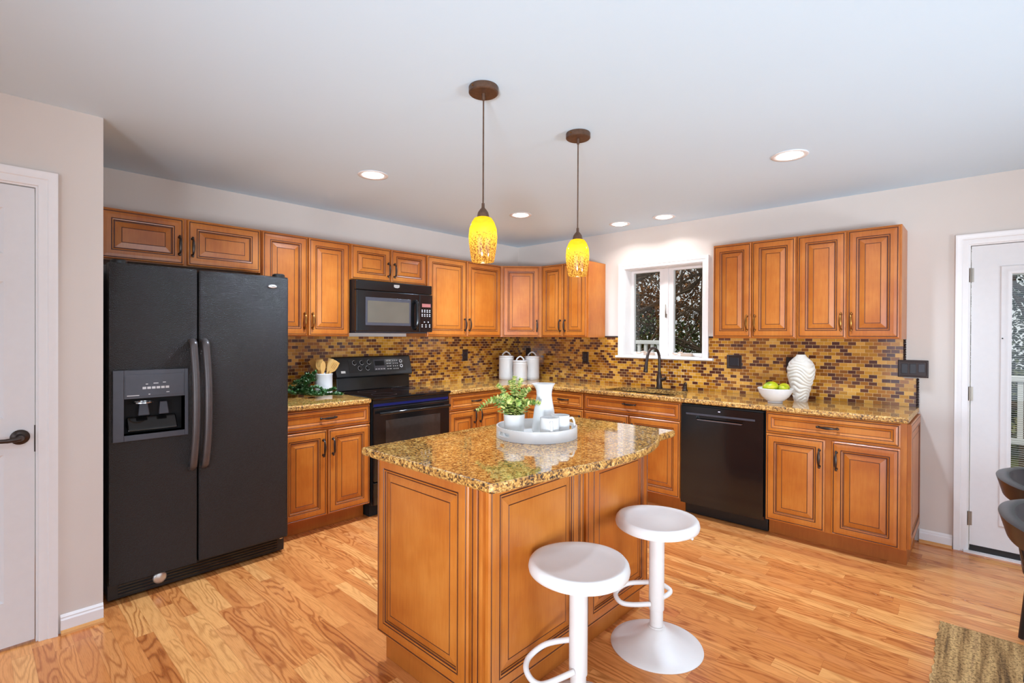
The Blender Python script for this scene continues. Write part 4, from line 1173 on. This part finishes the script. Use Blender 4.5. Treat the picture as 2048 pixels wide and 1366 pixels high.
# ------------------------------------------------------------------ things on the wall-side worktops
Z0 = ZG1 + .0006
def canister(label, x, y, r, h, k):
    t = thing('canister', label, 'canister', (x, y, Z0), 0, 'white lidded canisters in the corner')
    b = MB(); b.lathe([(0, 0), (r * .97, 0), (r, .004), (r, .018), (r * 1.012, .022), (r * 1.012, .030), (r, .034), (r, h - .04), (r * 1.012, h - .036), (r * 1.012, h - .028), (r, h - .024), (r, h - .016), (0, h - .016)], 44); b.build('canister_body', M_CANIS, t, smooth=40)
    b = MB(); b.lathe([(r * .9, h - .015), (r * 1.05, h - .015), (r * 1.06, h - .010), (r * 1.05, h - .003), (r * .95, h), (0, h + .003)], 44); lid = b.build('lid', M_CANIS, t, smooth=40)
    w = r * .52
    b = MB(); b.tube(catmull([RX * -w + Vector((0, 0, h + .001)), RX * -w * .75 + Vector((0, 0, h + .022)), Vector((0, 0, h + .042)), RX * w * .75 + Vector((0, 0, h + .022)), RX * w + Vector((0, 0, h + .001))], 6), .0055, 8, flat=[1.8] * 25); b.build('lid_handle', M_CANIS, lid, smooth=50)
canister('tall white lidded canister at the left of the corner trio', .185, -.392, .082, .262, 0)
canister('tall white lidded canister at the right of the corner trio', .380, -.186, .082, .258, 1)
canister('short white lidded canister in front between two tall ones', .372, -.372, .076, .215, 2)

ck = thing('utensil_crock', 'white crock of wooden utensils left of the range', 'utensil crock', (.165, -2.500, Z0))
b = MB(); rC, hC = .068, .172
b.lathe([(0, 0), (rC * .96, 0), (rC, .004), (rC, .030), (rC * 1.01, .034), (rC, .038), (rC, hC - .014), (rC * 1.04, hC - .010), (rC * 1.04, hC - .002), (rC, hC), (rC - .005, hC - .004), (rC - .006, .012), (0, .012)], 40)
b.build('crock_body', M_WHITE, ck, smooth=40)
def utensil(label, base, top, kind, w, L, face):
    """wooden tool: thin handle from inside the crock, flat head towards top"""
    base, top = Vector(base), Vector(top)
    ax = (top - base).normalized(); f = Vector(face); sd = ax.cross(f).normalized(); nn = sd.cross(ax)
    loops = []
    if kind == 'spatula': prof = [(0, .006), (.55, .0065), (.62, .010), (.74, w * .36), (.9, w * .48), (1.0, w * .5)]
    elif kind == 'spoon': prof = [(0, .006), (.55, .0065), (.62, .010), (.72, w * .40), (.80, w * .50), (.90, w * .48), (.97, w * .3), (1.0, w * .08)]
    else: prof = [(0, .006), (.6, .0065), (.66, .010), (.75, w * .45), (.86, w * .5), (1.0, w * .42)]
    Lt = (top - base).length
    for u, hw in prof:
        c = base + ax * Lt * u
        th = .0055 if u < .6 else .0030
        loops.append([c + sd * hw + nn * th, c - sd * hw + nn * th, c - sd * hw - nn * th, c + sd * hw - nn * th])
    b = MB(); b.prism(loops)
    if kind == 'slotted':
        for k in (-1, 0, 1):
            c0 = base + ax * Lt * .76 + sd * k * w * .2; c1 = base + ax * Lt * .94 + sd * k * w * .2
            q = .0022
            b.prism([[c + sd * q + nn * .0032, c - sd * q + nn * .0032, c - sd * q - nn * .0032, c + sd * q - nn * .0032] for c in (c0, c1)], 1)
    o = b.build('wooden_spatula' if kind != 'spoon' else 'wooden_spoon', [M_SPOON, M_GLAZE], bevel=.0015)
    return tag(o, label, 'utensil', 'wooden utensils in the crock')
CC = Vector((.165, -2.500, Z0))
def cpt(r, a, z): return CC + RX * r + RY * a + Vector((0, 0, z))
fv = -RY
utensil('plain wooden turner leaning far left in the crock', cpt(.030, .015, .02), cpt(-.106, .02, .278), 'spatula', .055, .3, fv)
utensil('slotted round wooden spatula standing in the middle of the crock', cpt(-.01, -.025, .02), cpt(-.026, -.02, .284), 'slotted', .064, .3, fv)
utensil('slim wooden spoon just right of the crock centre', cpt(.0, -.046, .02), cpt(.020, -.062, .272), 'spoon', .040, .3, fv + RX * .5)
utensil('tall wooden turner standing behind the slim spoon in the crock', cpt(-.02, .03, .02), cpt(.045, .045, .288), 'spatula', .046, .3, fv)
utensil('slotted wooden turner leaning right in the crock toward the range', cpt(-.042, -.008, .02), cpt(.112, -.012, .268), 'slotted', .060, .3, fv)

gl = thing('leafy_garland', 'dark green artificial vine heaped around the white crock', 'greenery', (.25, -2.60, Z0))
gs, gf = MB(), MB()
rnd = random.Random(9)
GO = Vector((.25, -2.60, 0))
def garland(a, b_, c, n=10, lv=7, sz=.031):
    P = [Vector(p) for p in (a, b_, c)]
    pts = catmull([RX * p.x + RY * p.y + Vector((0, 0, p.z)) for p in P], n)
    gs.tube(pts, .0013, 5)
    for i, p in enumerate(pts):
        for q in range(lv):
            dr = Vector((rnd.uniform(-1, 1), rnd.uniform(-1, 1), rnd.uniform(.12, .95)))
            pz = Vector((p.x, p.y, max(p.z, .008)))
            leaf(gf, pz, dr, (0, 0, 1), sz * rnd.uniform(.7, 1.25), sz * .5, .15)
for (a, b_, c) in [((-.12, .05, .02), (-.10, .03, .10), (-.03, .05, .175)), ((-.14, .03, .02), (-.13, .04, .12), (-.08, .03, .16)), ((-.10, .0, .03), (-.16, .05, .10), (-.20, .06, .085)), ((-.08, 0, .02), (-.19, .03, .05), (-.235, .06, .055)),
                   ((-.10, -.03, .02), (-.06, -.06, .10), (-.02, .01, .12)), ((-.15, -.02, .02), (-.08, -.06, .05), (.02, -.06, .03)), ((-.16, .0, .02), (-.06, -.08, .03), (.06, -.06, .02)), ((-.06, -.04, .05), (.02, -.03, .07), (.09, -.04, .012)),
                   ((-.1, -.05, .02), (0, -.10, .02), (.08, -.09, .015)), ((.0, -.04, .03), (.10, .0, .04), (.135, .0, .055)), ((.04, -.05, .02), (.12, -.02, .015), (.20, -.015, .012)), ((-.17, .02, .02), (-.2, -.03, .03), (-.13, -.08, .02)), ((-.18, .03, .03), (-.13, .0, .09), (-.08, -.02, .13)), ((-.12, .04, .04), (-.06, .06, .12), (-.04, .02, .15))]:
    garland(a, b_, c)
gs.build('stems', M_STEM, gl); gf.build('foliage', M_VINE, gl)

bw = thing('fruit_bowl', 'white footed bowl holding green fruit beside the vase', 'bowl', (2.925, -.425, Z0))
b = MB(); b.lathe([(0, 0), (.048, 0), (.050, .004), (.048, .010), (.062, .018), (.090, .045), (.108, .075), (.118, .104), (.1165, .106), (.114, .104), (.104, .075), (.086, .047), (.058, .022), (0, .016)], 48); b.build('bowl_body', M_WHITE, bw, smooth=50)
def fruit(label, r_, a_, z_, sx, sz, rot):
    b = MB()
    prof = [(0, -1)] + [(math.cos(t_) * (1 + .10 * math.sin(t_)), math.sin(t_)) for t_ in [(-PI / 2 + PI * k / 14) for k in range(1, 14)]] + [(0.0, .96)]
    b.lathe([(r * sx, z * sz) for r, z in prof], 24, mtx=Matrix.Rotation(rot[0], 4, 'Z') @ Matrix.Rotation(rot[1], 4, 'Y'))
    b.tube([(0, 0, 0)], .001, 4) if False else None
    o = b.build('green_fruit', M_FRUIT, smooth=60)
    p = Vector((2.925, -.425, Z0 + z_)) + RX * r_ + RY * a_
    o.location = p
    return tag(o, label, 'fruit', 'green fruit in the white bowl')
fruit('largest yellow-green fruit at the left of the white bowl', -.040, -.01, .112, .042, .056, (.75, 1.45))
fruit('small yellow-green fruit low in the middle of the white bowl', .026, -.050, .100, .031, .036, (.3, .7))
fruit('yellow-green fruit at the right of the white bowl', .066, .012, .102, .037, .044, (.9, 1.2))

# sculpted vase
b = MB()
NA, NZ, HV = 160, 230, .348
def rad(z):
    kn = [(0, .044), (.05, .053), (.12, .071), (.19, .088), (.24, .091), (.28, .081), (.31, .061), (.33, .040), (.342, .031), (.348, .0305)]
    for (z0, r0), (z1, r1) in zip(kn[:-1], kn[1:]):
        if z <= z1 + 1e-9:
            u = (z - z0) / (z1 - z0); u = u * u * (3 - 2 * u) if False else u
            return r0 + (r1 - r0) * u
    return kn[-1][1]
vs_, fs = [], []
for j in range(NZ + 1):
    z = HV * j / NZ
    for i in range(NA):
        a = 2 * PI * i / NA
        w = z * 205 + 4.6 * math.sin(2 * a + z * 13) + 3.0 * math.sin(3 * a - z * 19 + 1.0) + 1.3 * math.sin(5 * a + z * 27)
        amp = .0036 * min(1, (HV - z) / .05) * min(1, z / .03)
        r = rad(z) + amp * (abs(math.sin(w * .5)) * 2 - 1.1)
        vs_.append((r * math.cos(a), r * math.sin(a), z))
for j in range(NZ):
    for i in range(NA):
        l = (i + 1) % NA
        fs.append((j * NA + i, j * NA + l, (j + 1) * NA + l, (j + 1) * NA + i))
fs.append(tuple(range(NA - 1, -1, -1)))
b.add(vs_, fs)
b.lathe([(.0305, HV), (.024, HV), (.024, HV - .05), (0, HV - .05)], NA)
va = b.build('sculpted_vase', M_VASE, smooth=60); va.location = (3.040, -.205, Z0)
tag(va, 'off-white vase with carved wavy ridges beside the fruit bowl', 'vase')

# ------------------------------------------------------------------ bar stools
def stool(label, x, y, ring, seat_rot, lever):
    t = thing('bar_stool', label, 'bar stool', (x, y, 0), 0, 'white bar stools at the island')
    b = MB(); b.lathe([(0, 0), (.200, 0), (.202, .003), (.200, .007), (.170, .016), (.120, .033), (.075, .056), (.045, .080), (.036, .088), (0, .088)], 56); b.build('base', M_WHITEM, t, smooth=50)
    b = MB(); b.lathe([(0.0, .0875), (.036, .0875), (.036, .093), (.029, .094), (.029, .190), (0, .190)], 28); b.build('lower_post', M_WHITEM, t, smooth=40)
    b = MB(); b.lathe([(0, .165), (.033, .165), (.0335, .168), (.0335, .505), (0, .505)], 28); b.build('post_sleeve', M_WHITEM, t, smooth=40)
    pts = catmull([RX * p[0] + RY * p[1] + Vector((0, 0, p[2])) for p in ring], 6)
    b = MB(); b.tube(pts, .0105, 10); b.build('footrest', M_WHITEM, t, smooth=50)
    # dished seat: higher at the two sides, lower towards the front lip
    b = MB(); N = 64
    prof = [(0, .545, 1), (.06, .547, 1), (.11, .556, 1), (.145, .571, 1), (.163, .5795, 1), (.172, .578, 1), (.180, .568, 1), (.1835, .552, 1), (.181, .540, 1), (.176, .538, 0), (.15, .530, 0), (.09, .515, 0), (.05, .505, 0), (0, .504, 0)]
    vs_, fs = [], []
    for r, z, k in prof:
        for i in range(N):
            a = 2 * PI * i / N
            dz = k * .003 * math.cos(2 * (a - seat_rot)) * (r / .183) ** 2
            vs_.append((r * math.cos(a), r * math.sin(a), z + dz))
    for j in range(len(prof) - 1):
        for i in range(N):
            l = (i + 1) % N
            fs.append((j * N + i, j * N + l, (j + 1) * N + l, (j + 1) * N + i))
    b.add(vs_, fs); b.build('seat', M_WHITEM, t, smooth=60)
    if lever:
        b = MB(); d = RX * lever[0] + RY * lever[1]
        b.tube([d * .25 + Vector((0, 0, .508)), d * .8 + Vector((0, 0, .512)), d + Vector((0, 0, .490))], [.005, .005, .0065], 8); b.build('height_lever', M_WHITEM, t, smooth=50)
    return t
stool('white adjustable bar stool nearer the viewer, its base out of view', 2.966, -2.934, [(-0.019, -0.03, 0.189), (-0.111, -0.06, 0.17), (-0.15, -0.065, 0.169), (-0.177, -0.05, 0.18), (-0.191, -0.02, 0.198), (-0.175, 0.02, 0.214), (-0.114, 0.05, 0.24), (-0.024, 0.05, 0.257), (0.005, 0.03, 0.264)], .9, None)
stool('white adjustable bar stool farther from the viewer, whole base visible on the floor', 2.966, -2.331, [(-0.037, -0.028, 0.2), (-0.125, -0.045, 0.207), (-0.171, -0.04, 0.215), (-0.185, 0.0, 0.23), (-0.154, 0.04, 0.242), (-0.106, 0.05, 0.256), (-0.017, 0.045, 0.263), (0.011, 0.045, 0.261), (0.043, 0.045, 0.25), (0.067, 0.02, 0.239), (0.054, 0.0, 0.231), (0.021, -0.02, 0.226)], .4, (.152, -.03))

# ------------------------------------------------------------------ pendants and downlights
def pendant(label, x, y):
    t = thing('pendant_lamp', label, 'pendant lamp', (x, y, H), 0, 'amber pendant lamps over the island')
    b = MB(); b.lathe([(0, -.001), (.061, -.001), (.0625, -.004), (.0625, -.026), (.058, -.030), (0, -.030)], 40); cn = b.build('canopy', M_PENDB, t, smooth=40)
    b = MB(); b.lathe([(0, -.0), (.0035, -.001), (.0035, .003), (0, .004)], 8, mtx=Matrix.Translation((.0, -.0625, -.014)) @ Matrix.Rotation(PI / 2, 4, 'X')); b.build('canopy_screw', M_BRASSY, cn)
    b = MB(); b.lathe([(0, -.030), (.0085, -.030), (.0065, -.056), (0, -.057)], 14); b.tube([(0, 0, -.05), (0, 0, -.510)], .0032, 8); b.build('cord', M_PENDB, t, smooth=40)
    b = MB(); b.lathe([(0, -.488), (.006, -.489), (.007, -.508), (.014, -.516), (.022, -.528), (.025, -.540), (.0265, -.549), (0, -.549)], 28); b.build('socket_cap', M_PENDB, t, smooth=40)
    b = MB()
    pr = [(.0455, .0), (.0475, .003), (.0530, .035), (.0590, .080), (.0605, .105), (.0575, .140), (.0470, .168), (.0360, .184), (.0250, .1885)]
    b.lathe([(.0435, .001), (.0445, -.0005), (.0455, .0)] + pr, 48)
    sh = b.build('glass_shade', M_SHADE, t, smooth=60); sh.location = (0, 0, -.736)
    b = MB(); b.lathe([(.0400, .0015), (.0458, .0)], 48, m=0)
    l = light('pendant_bulb', 'POINT', (0, 0, -.640), 1.5, (1.0, .84, .60), shadow_soft_size=.022); l.parent = t
    return t
pendant('amber glass pendant lamp on the left, nearer the viewer', 2.492, -2.968)
pendant('amber glass pendant lamp on the right, farther over the island', 2.501, -2.301)
def downlight(label, x, y, energy=34, col=(.64, .80, 1.0)):
    t = thing('recessed_light', label, 'ceiling light', (x, y, H), 0, 'recessed ceiling lights')
    b = MB(); b.lathe([(.066, -.0005), (.095, -.0005), (.0965, -.003), (.093, -.006), (.070, -.004), (.066, -.0005)], 40); b.build('trim_ring', M_TRIM, t, smooth=50)
    b = MB(); b.lathe([(.067, -.003), (.050, -.010), (.025, -.0135), (0, -.0145)], 40); b.build('light_lens', M_LENS, t, smooth=60)
    l = light('downlight_lamp', 'AREA', (0, 0, -.020), energy, col, shape='DISK', size=.12, spread=math.radians(140)); l.parent = t
    return t
downlight('recessed ceiling light above the floor between refrigerator and island', 1.118, -2.645)
downlight('recessed ceiling light seen between the two pendant lamps', 1.105, -1.190)
downlight('large recessed ceiling light at right, in front of the end cabinets', 3.214, -1.222, 20)
downlight('small recessed ceiling light near the window wall, left of two', 1.556, -.315, 3.6, (.95, .97, 1.0))
downlight('small recessed ceiling light near the window wall, right of two', 1.988, -.300, 3.6, (.95, .97, 1.0))
for x, y in ((3.2, -4.53), (5.4, -1.2), (5.6, -3.0), (1.9, -6.4), (5.0, -6.2)):      # unseen ceiling lights: first inferred from a wall shadow, others added as fill
    light('unseen_downlight', 'AREA', (x, y, H - .004), 13, (.64, .80, 1.0), shape='DISK', size=.12, spread=math.radians(140))

# ------------------------------------------------------------------ rug, dining chairs
b = MB()
rx0, rx1, ry0, ry1 = 3.888, 6.6, -4.2, -1.205
n = 120
ed = [(rx0 + .004 * math.sin(k * 1.9) + .003 * math.sin(k * .47), ry1 + (ry0 - ry1) * k / n) for k in range(n + 1)]
ed += [(rx1, ry0), (rx1, ry1)]
b.prism([[(x, y, .001) for x, y in ed], [(x, y, .008) for x, y in ed], ], 0)
tag(b.build('jute_rug', M_RUG), 'woven brown jute rug on the floor at lower right', 'rug')
def dining_chair(label, x, y):
    t = thing('dining_chair', label, 'chair', (x, y, 0), 0, 'black dining chairs at the right edge')
    b = MB()
    pts = catmull([(.040, -.245, .752), (.004, -.210, .754), (-.035, -.12, .757), (-.05, 0, .758), (-.035, .12, .757), (.004, .210, .754), (.040, .245, .752)], 6)
    lo = []
    for i, p in enumerate(pts):
        tg = (pts[min(i + 1, len(pts) - 1)] - pts[max(i - 1, 0)]).normalized(); nn = Vector((-tg.y, tg.x, 0))
        hh = .039; w = .020
        lo.append([p + nn * w + Vector((.010, 0, -hh)), p + nn * (w + .004) + Vector((-.006, 0, hh - .006)), p + nn * w * .4 + Vector((-.008, 0, hh)), p - nn * w + Vector((-.008, 0, hh - .003)), p - nn * w + Vector((.010, 0, -hh))])
    b.prism(lo); b.build('top_rail', M_CHAIR, t, smooth=40)
    for k in range(7):
        u = -.19 + .38 * k / 6
        b = MB(); b.tube([(.02 + .02 * abs(u) / .2, u * .95, .455), (-.030 + .9 * u * u, u, .722)], [.008, .007], 8); b.build('spindle', M_CHAIR, t, smooth=40)
    b = MB(); sl = rrect(.0, .44, -.215, .215, .06); b.prism([[(x_, y_, z) for x_, y_ in sl] for z in (.425, .458)]); b.build('seat', M_CHAIR, t, bevel=.008)
    for sx, sy in ((.05, -.17), (.05, .17), (.39, -.17), (.39, .17)):
        e = ((sx - .22) * .22, sy * .22)
        b = MB(); b.tube([(sx, sy, .43), (sx + e[0], sy + e[1], .0095)], [.016, .011], 10); b.build('leg', M_CHAIR, t, smooth=40)
    return t
dining_chair('black dining chair at the right edge, nearer the viewer', 4.158, -1.985)
dining_chair('black dining chair at the right edge, farther, by the glass door', 4.160, -1.345)

# ------------------------------------------------------------------ outside
struct(MB().box(-30, 30, .206, 40, -.55, -.5).build('ground', M_GRASS))
dk = MB()
for k in range(16): dk.box(-1.2, 6.5, .21 + k * .145, .21 + k * .145 + .138, -.10, -.065)
struct(dk.build('trim_4', M_DECK))
def railing(label, x0, x1, y, zt, zb, z0, pitch, bw_=.035):
    t = thing('deck_railing', label, 'railing', (x0, y, z0))
    L = x1 - x0
    b = MB(); b.box(0, L, -.03, .03, zt - .05 - z0, zt - z0); b.build('top_rail', M_RAILW, t, bevel=.006)
    b = MB(); b.box(0, L, -.02, .02, zb - z0, zb + .045 - z0); b.build('bottom_rail', M_RAILW, t)
    k = pitch * .5
    while k < L:
        b = MB(); b.box(k - bw_ / 2, k + bw_ / 2, -.017, .017, zb + .045 - z0, zt - .05 - z0); b.build('baluster', M_RAILW, t); k += pitch
    for px in (0, L):
        b = MB(); b.box(px - .045, px + .045, -.045, .045, 0, zt - z0 + .04); b.build('post', M_RAILW, t)
railing('white deck railing outside the left window pane', -.45, 1.06, 1.60, 1.345, .62, -.064, .093)
railing('white deck railing outside the glazed back door', 4.10, 5.3, 1.60, 1.075, .50, -.064, .11)

def tree(label, x, y, h, seed, spread=.55, mat=None, trunk_r=.12, depth=4, twig=1.0, lean=0):
    rd = random.Random(seed)
    t = thing('tree', label, 'tree', (x, y, -.502))
    tk, br = MB(), MB()
    p = Vector((0, 0, 0)); pts = [p.copy()]
    d = Vector((lean, 0, 1)).normalized()
    for k in range(6):
        d = (d + Vector((rd.uniform(-.12, .12), rd.uniform(-.12, .12), .15))).normalized()
        p = p + d * h / 6; pts.append(p.copy())
    tk.tube(pts, [trunk_r * (1 - .13 * i) for i in range(7)], 9)
    def grow(p, d, L, r, lv):
        n = 4; q = p.copy(); P = [q.copy()]
        for k in range(n):
            d = (d + Vector((rd.uniform(-.3, .3), rd.uniform(-.3, .3), rd.uniform(-.18, .24)))).normalized()
            q = q + d * L / n; P.append(q.copy())
        br.tube(P, [r * (1 - .16 * i) for i in range(n + 1)], 4 if lv < 3 else 5, cap=False)
        if lv > 0:
            for k in range(3 if lv > 1 else 4):
                s = P[rd.randint(1, n)]
                nd = (d + Vector((rd.uniform(-1, 1), rd.uniform(-1, 1), rd.uniform(-.5, .7)))).normalized()
                grow(s, nd, L * rd.uniform(.5, .75), r * .5, lv - 1)
    for i in range(1, 7):
        for k in range(3):
            a = rd.uniform(0, 2 * PI)
            nd = Vector((math.cos(a), math.sin(a), rd.uniform(-.05, .6))).normalized()
            grow(pts[i], nd, h * spread * rd.uniform(.35, .6), trunk_r * .32, depth - 1)
    mt_ = mat or M_BARK
    tk.build('trunk', mt_, t, smooth=50); br.build('branches', mt_, t)
    return t
tree('thick dark bare tree outside the right window pane', -.62, 4.2, 4.6, 3, .6, trunk_r=.17, lean=-.15)
tree('bare leaning tree outside the right window pane beside the thick one', -.15, 5.4, 4.8, 8, .6, trunk_r=.11, lean=.2)
tree('added pale grey trunk in place of a pale strip at the left of the window view', -1.02, 2.6, 4.4, 33, .35, M_BARKP, .055, 3)  # added trunk standing in for a pale vertical strip in the pane
tree('bare tree farther off behind the window railing', -4.0, 8.5, 6.0, 14, .6, trunk_r=.16)
tree('bare tree beyond the lawn to the right of the sink window', 1.6, 7.6, 4.6, 61, .45, trunk_r=.12)
tree('bare tree standing outside the glazed back door', 4.55, 6.0, 5.0, 44, .6, trunk_r=.14)
def shrub(name, label, cat, x, y, z, sx, sy, sz, n, mat, seed, L=.10):
    rd = random.Random(seed); b = MB()
    for k in range(n):
        v = Vector((rd.gauss(0, 1), rd.gauss(0, 1), rd.gauss(0, 1))).normalized() * rd.random() ** .4
        leaf(b, (v.x * sx, v.y * sy, v.z * sz), (rd.uniform(-1, 1), rd.uniform(-1, 1), rd.uniform(-1, 1)), (0, 0, 1), L * rd.uniform(.7, 1.3), L * .5)
    o = b.build(name, mat); o.location = (x, y, z)
    o['kind'] = 'stuff'
    return tag(o, label, cat)
shrub('evergreen_shrub', 'dark evergreen foliage low outside the sink window', 'shrub', -2.4, 7.0, .7, 3.0, .9, 1.3, 7000, M_LEAFG, 1)
shrub('autumn_foliage', 'brown autumn foliage seen through the sink window', 'foliage', -3.6, 9.6, 2.3, 3.4, 1.0, 1.7, 9000, M_LEAFB, 2, .13)
shrub('evergreen_shrub', 'dark evergreen foliage outside the glazed back door', 'shrub', 4.7, 7.5, .9, 2.0, .9, 2.2, 9000, M_LEAFG, 4)
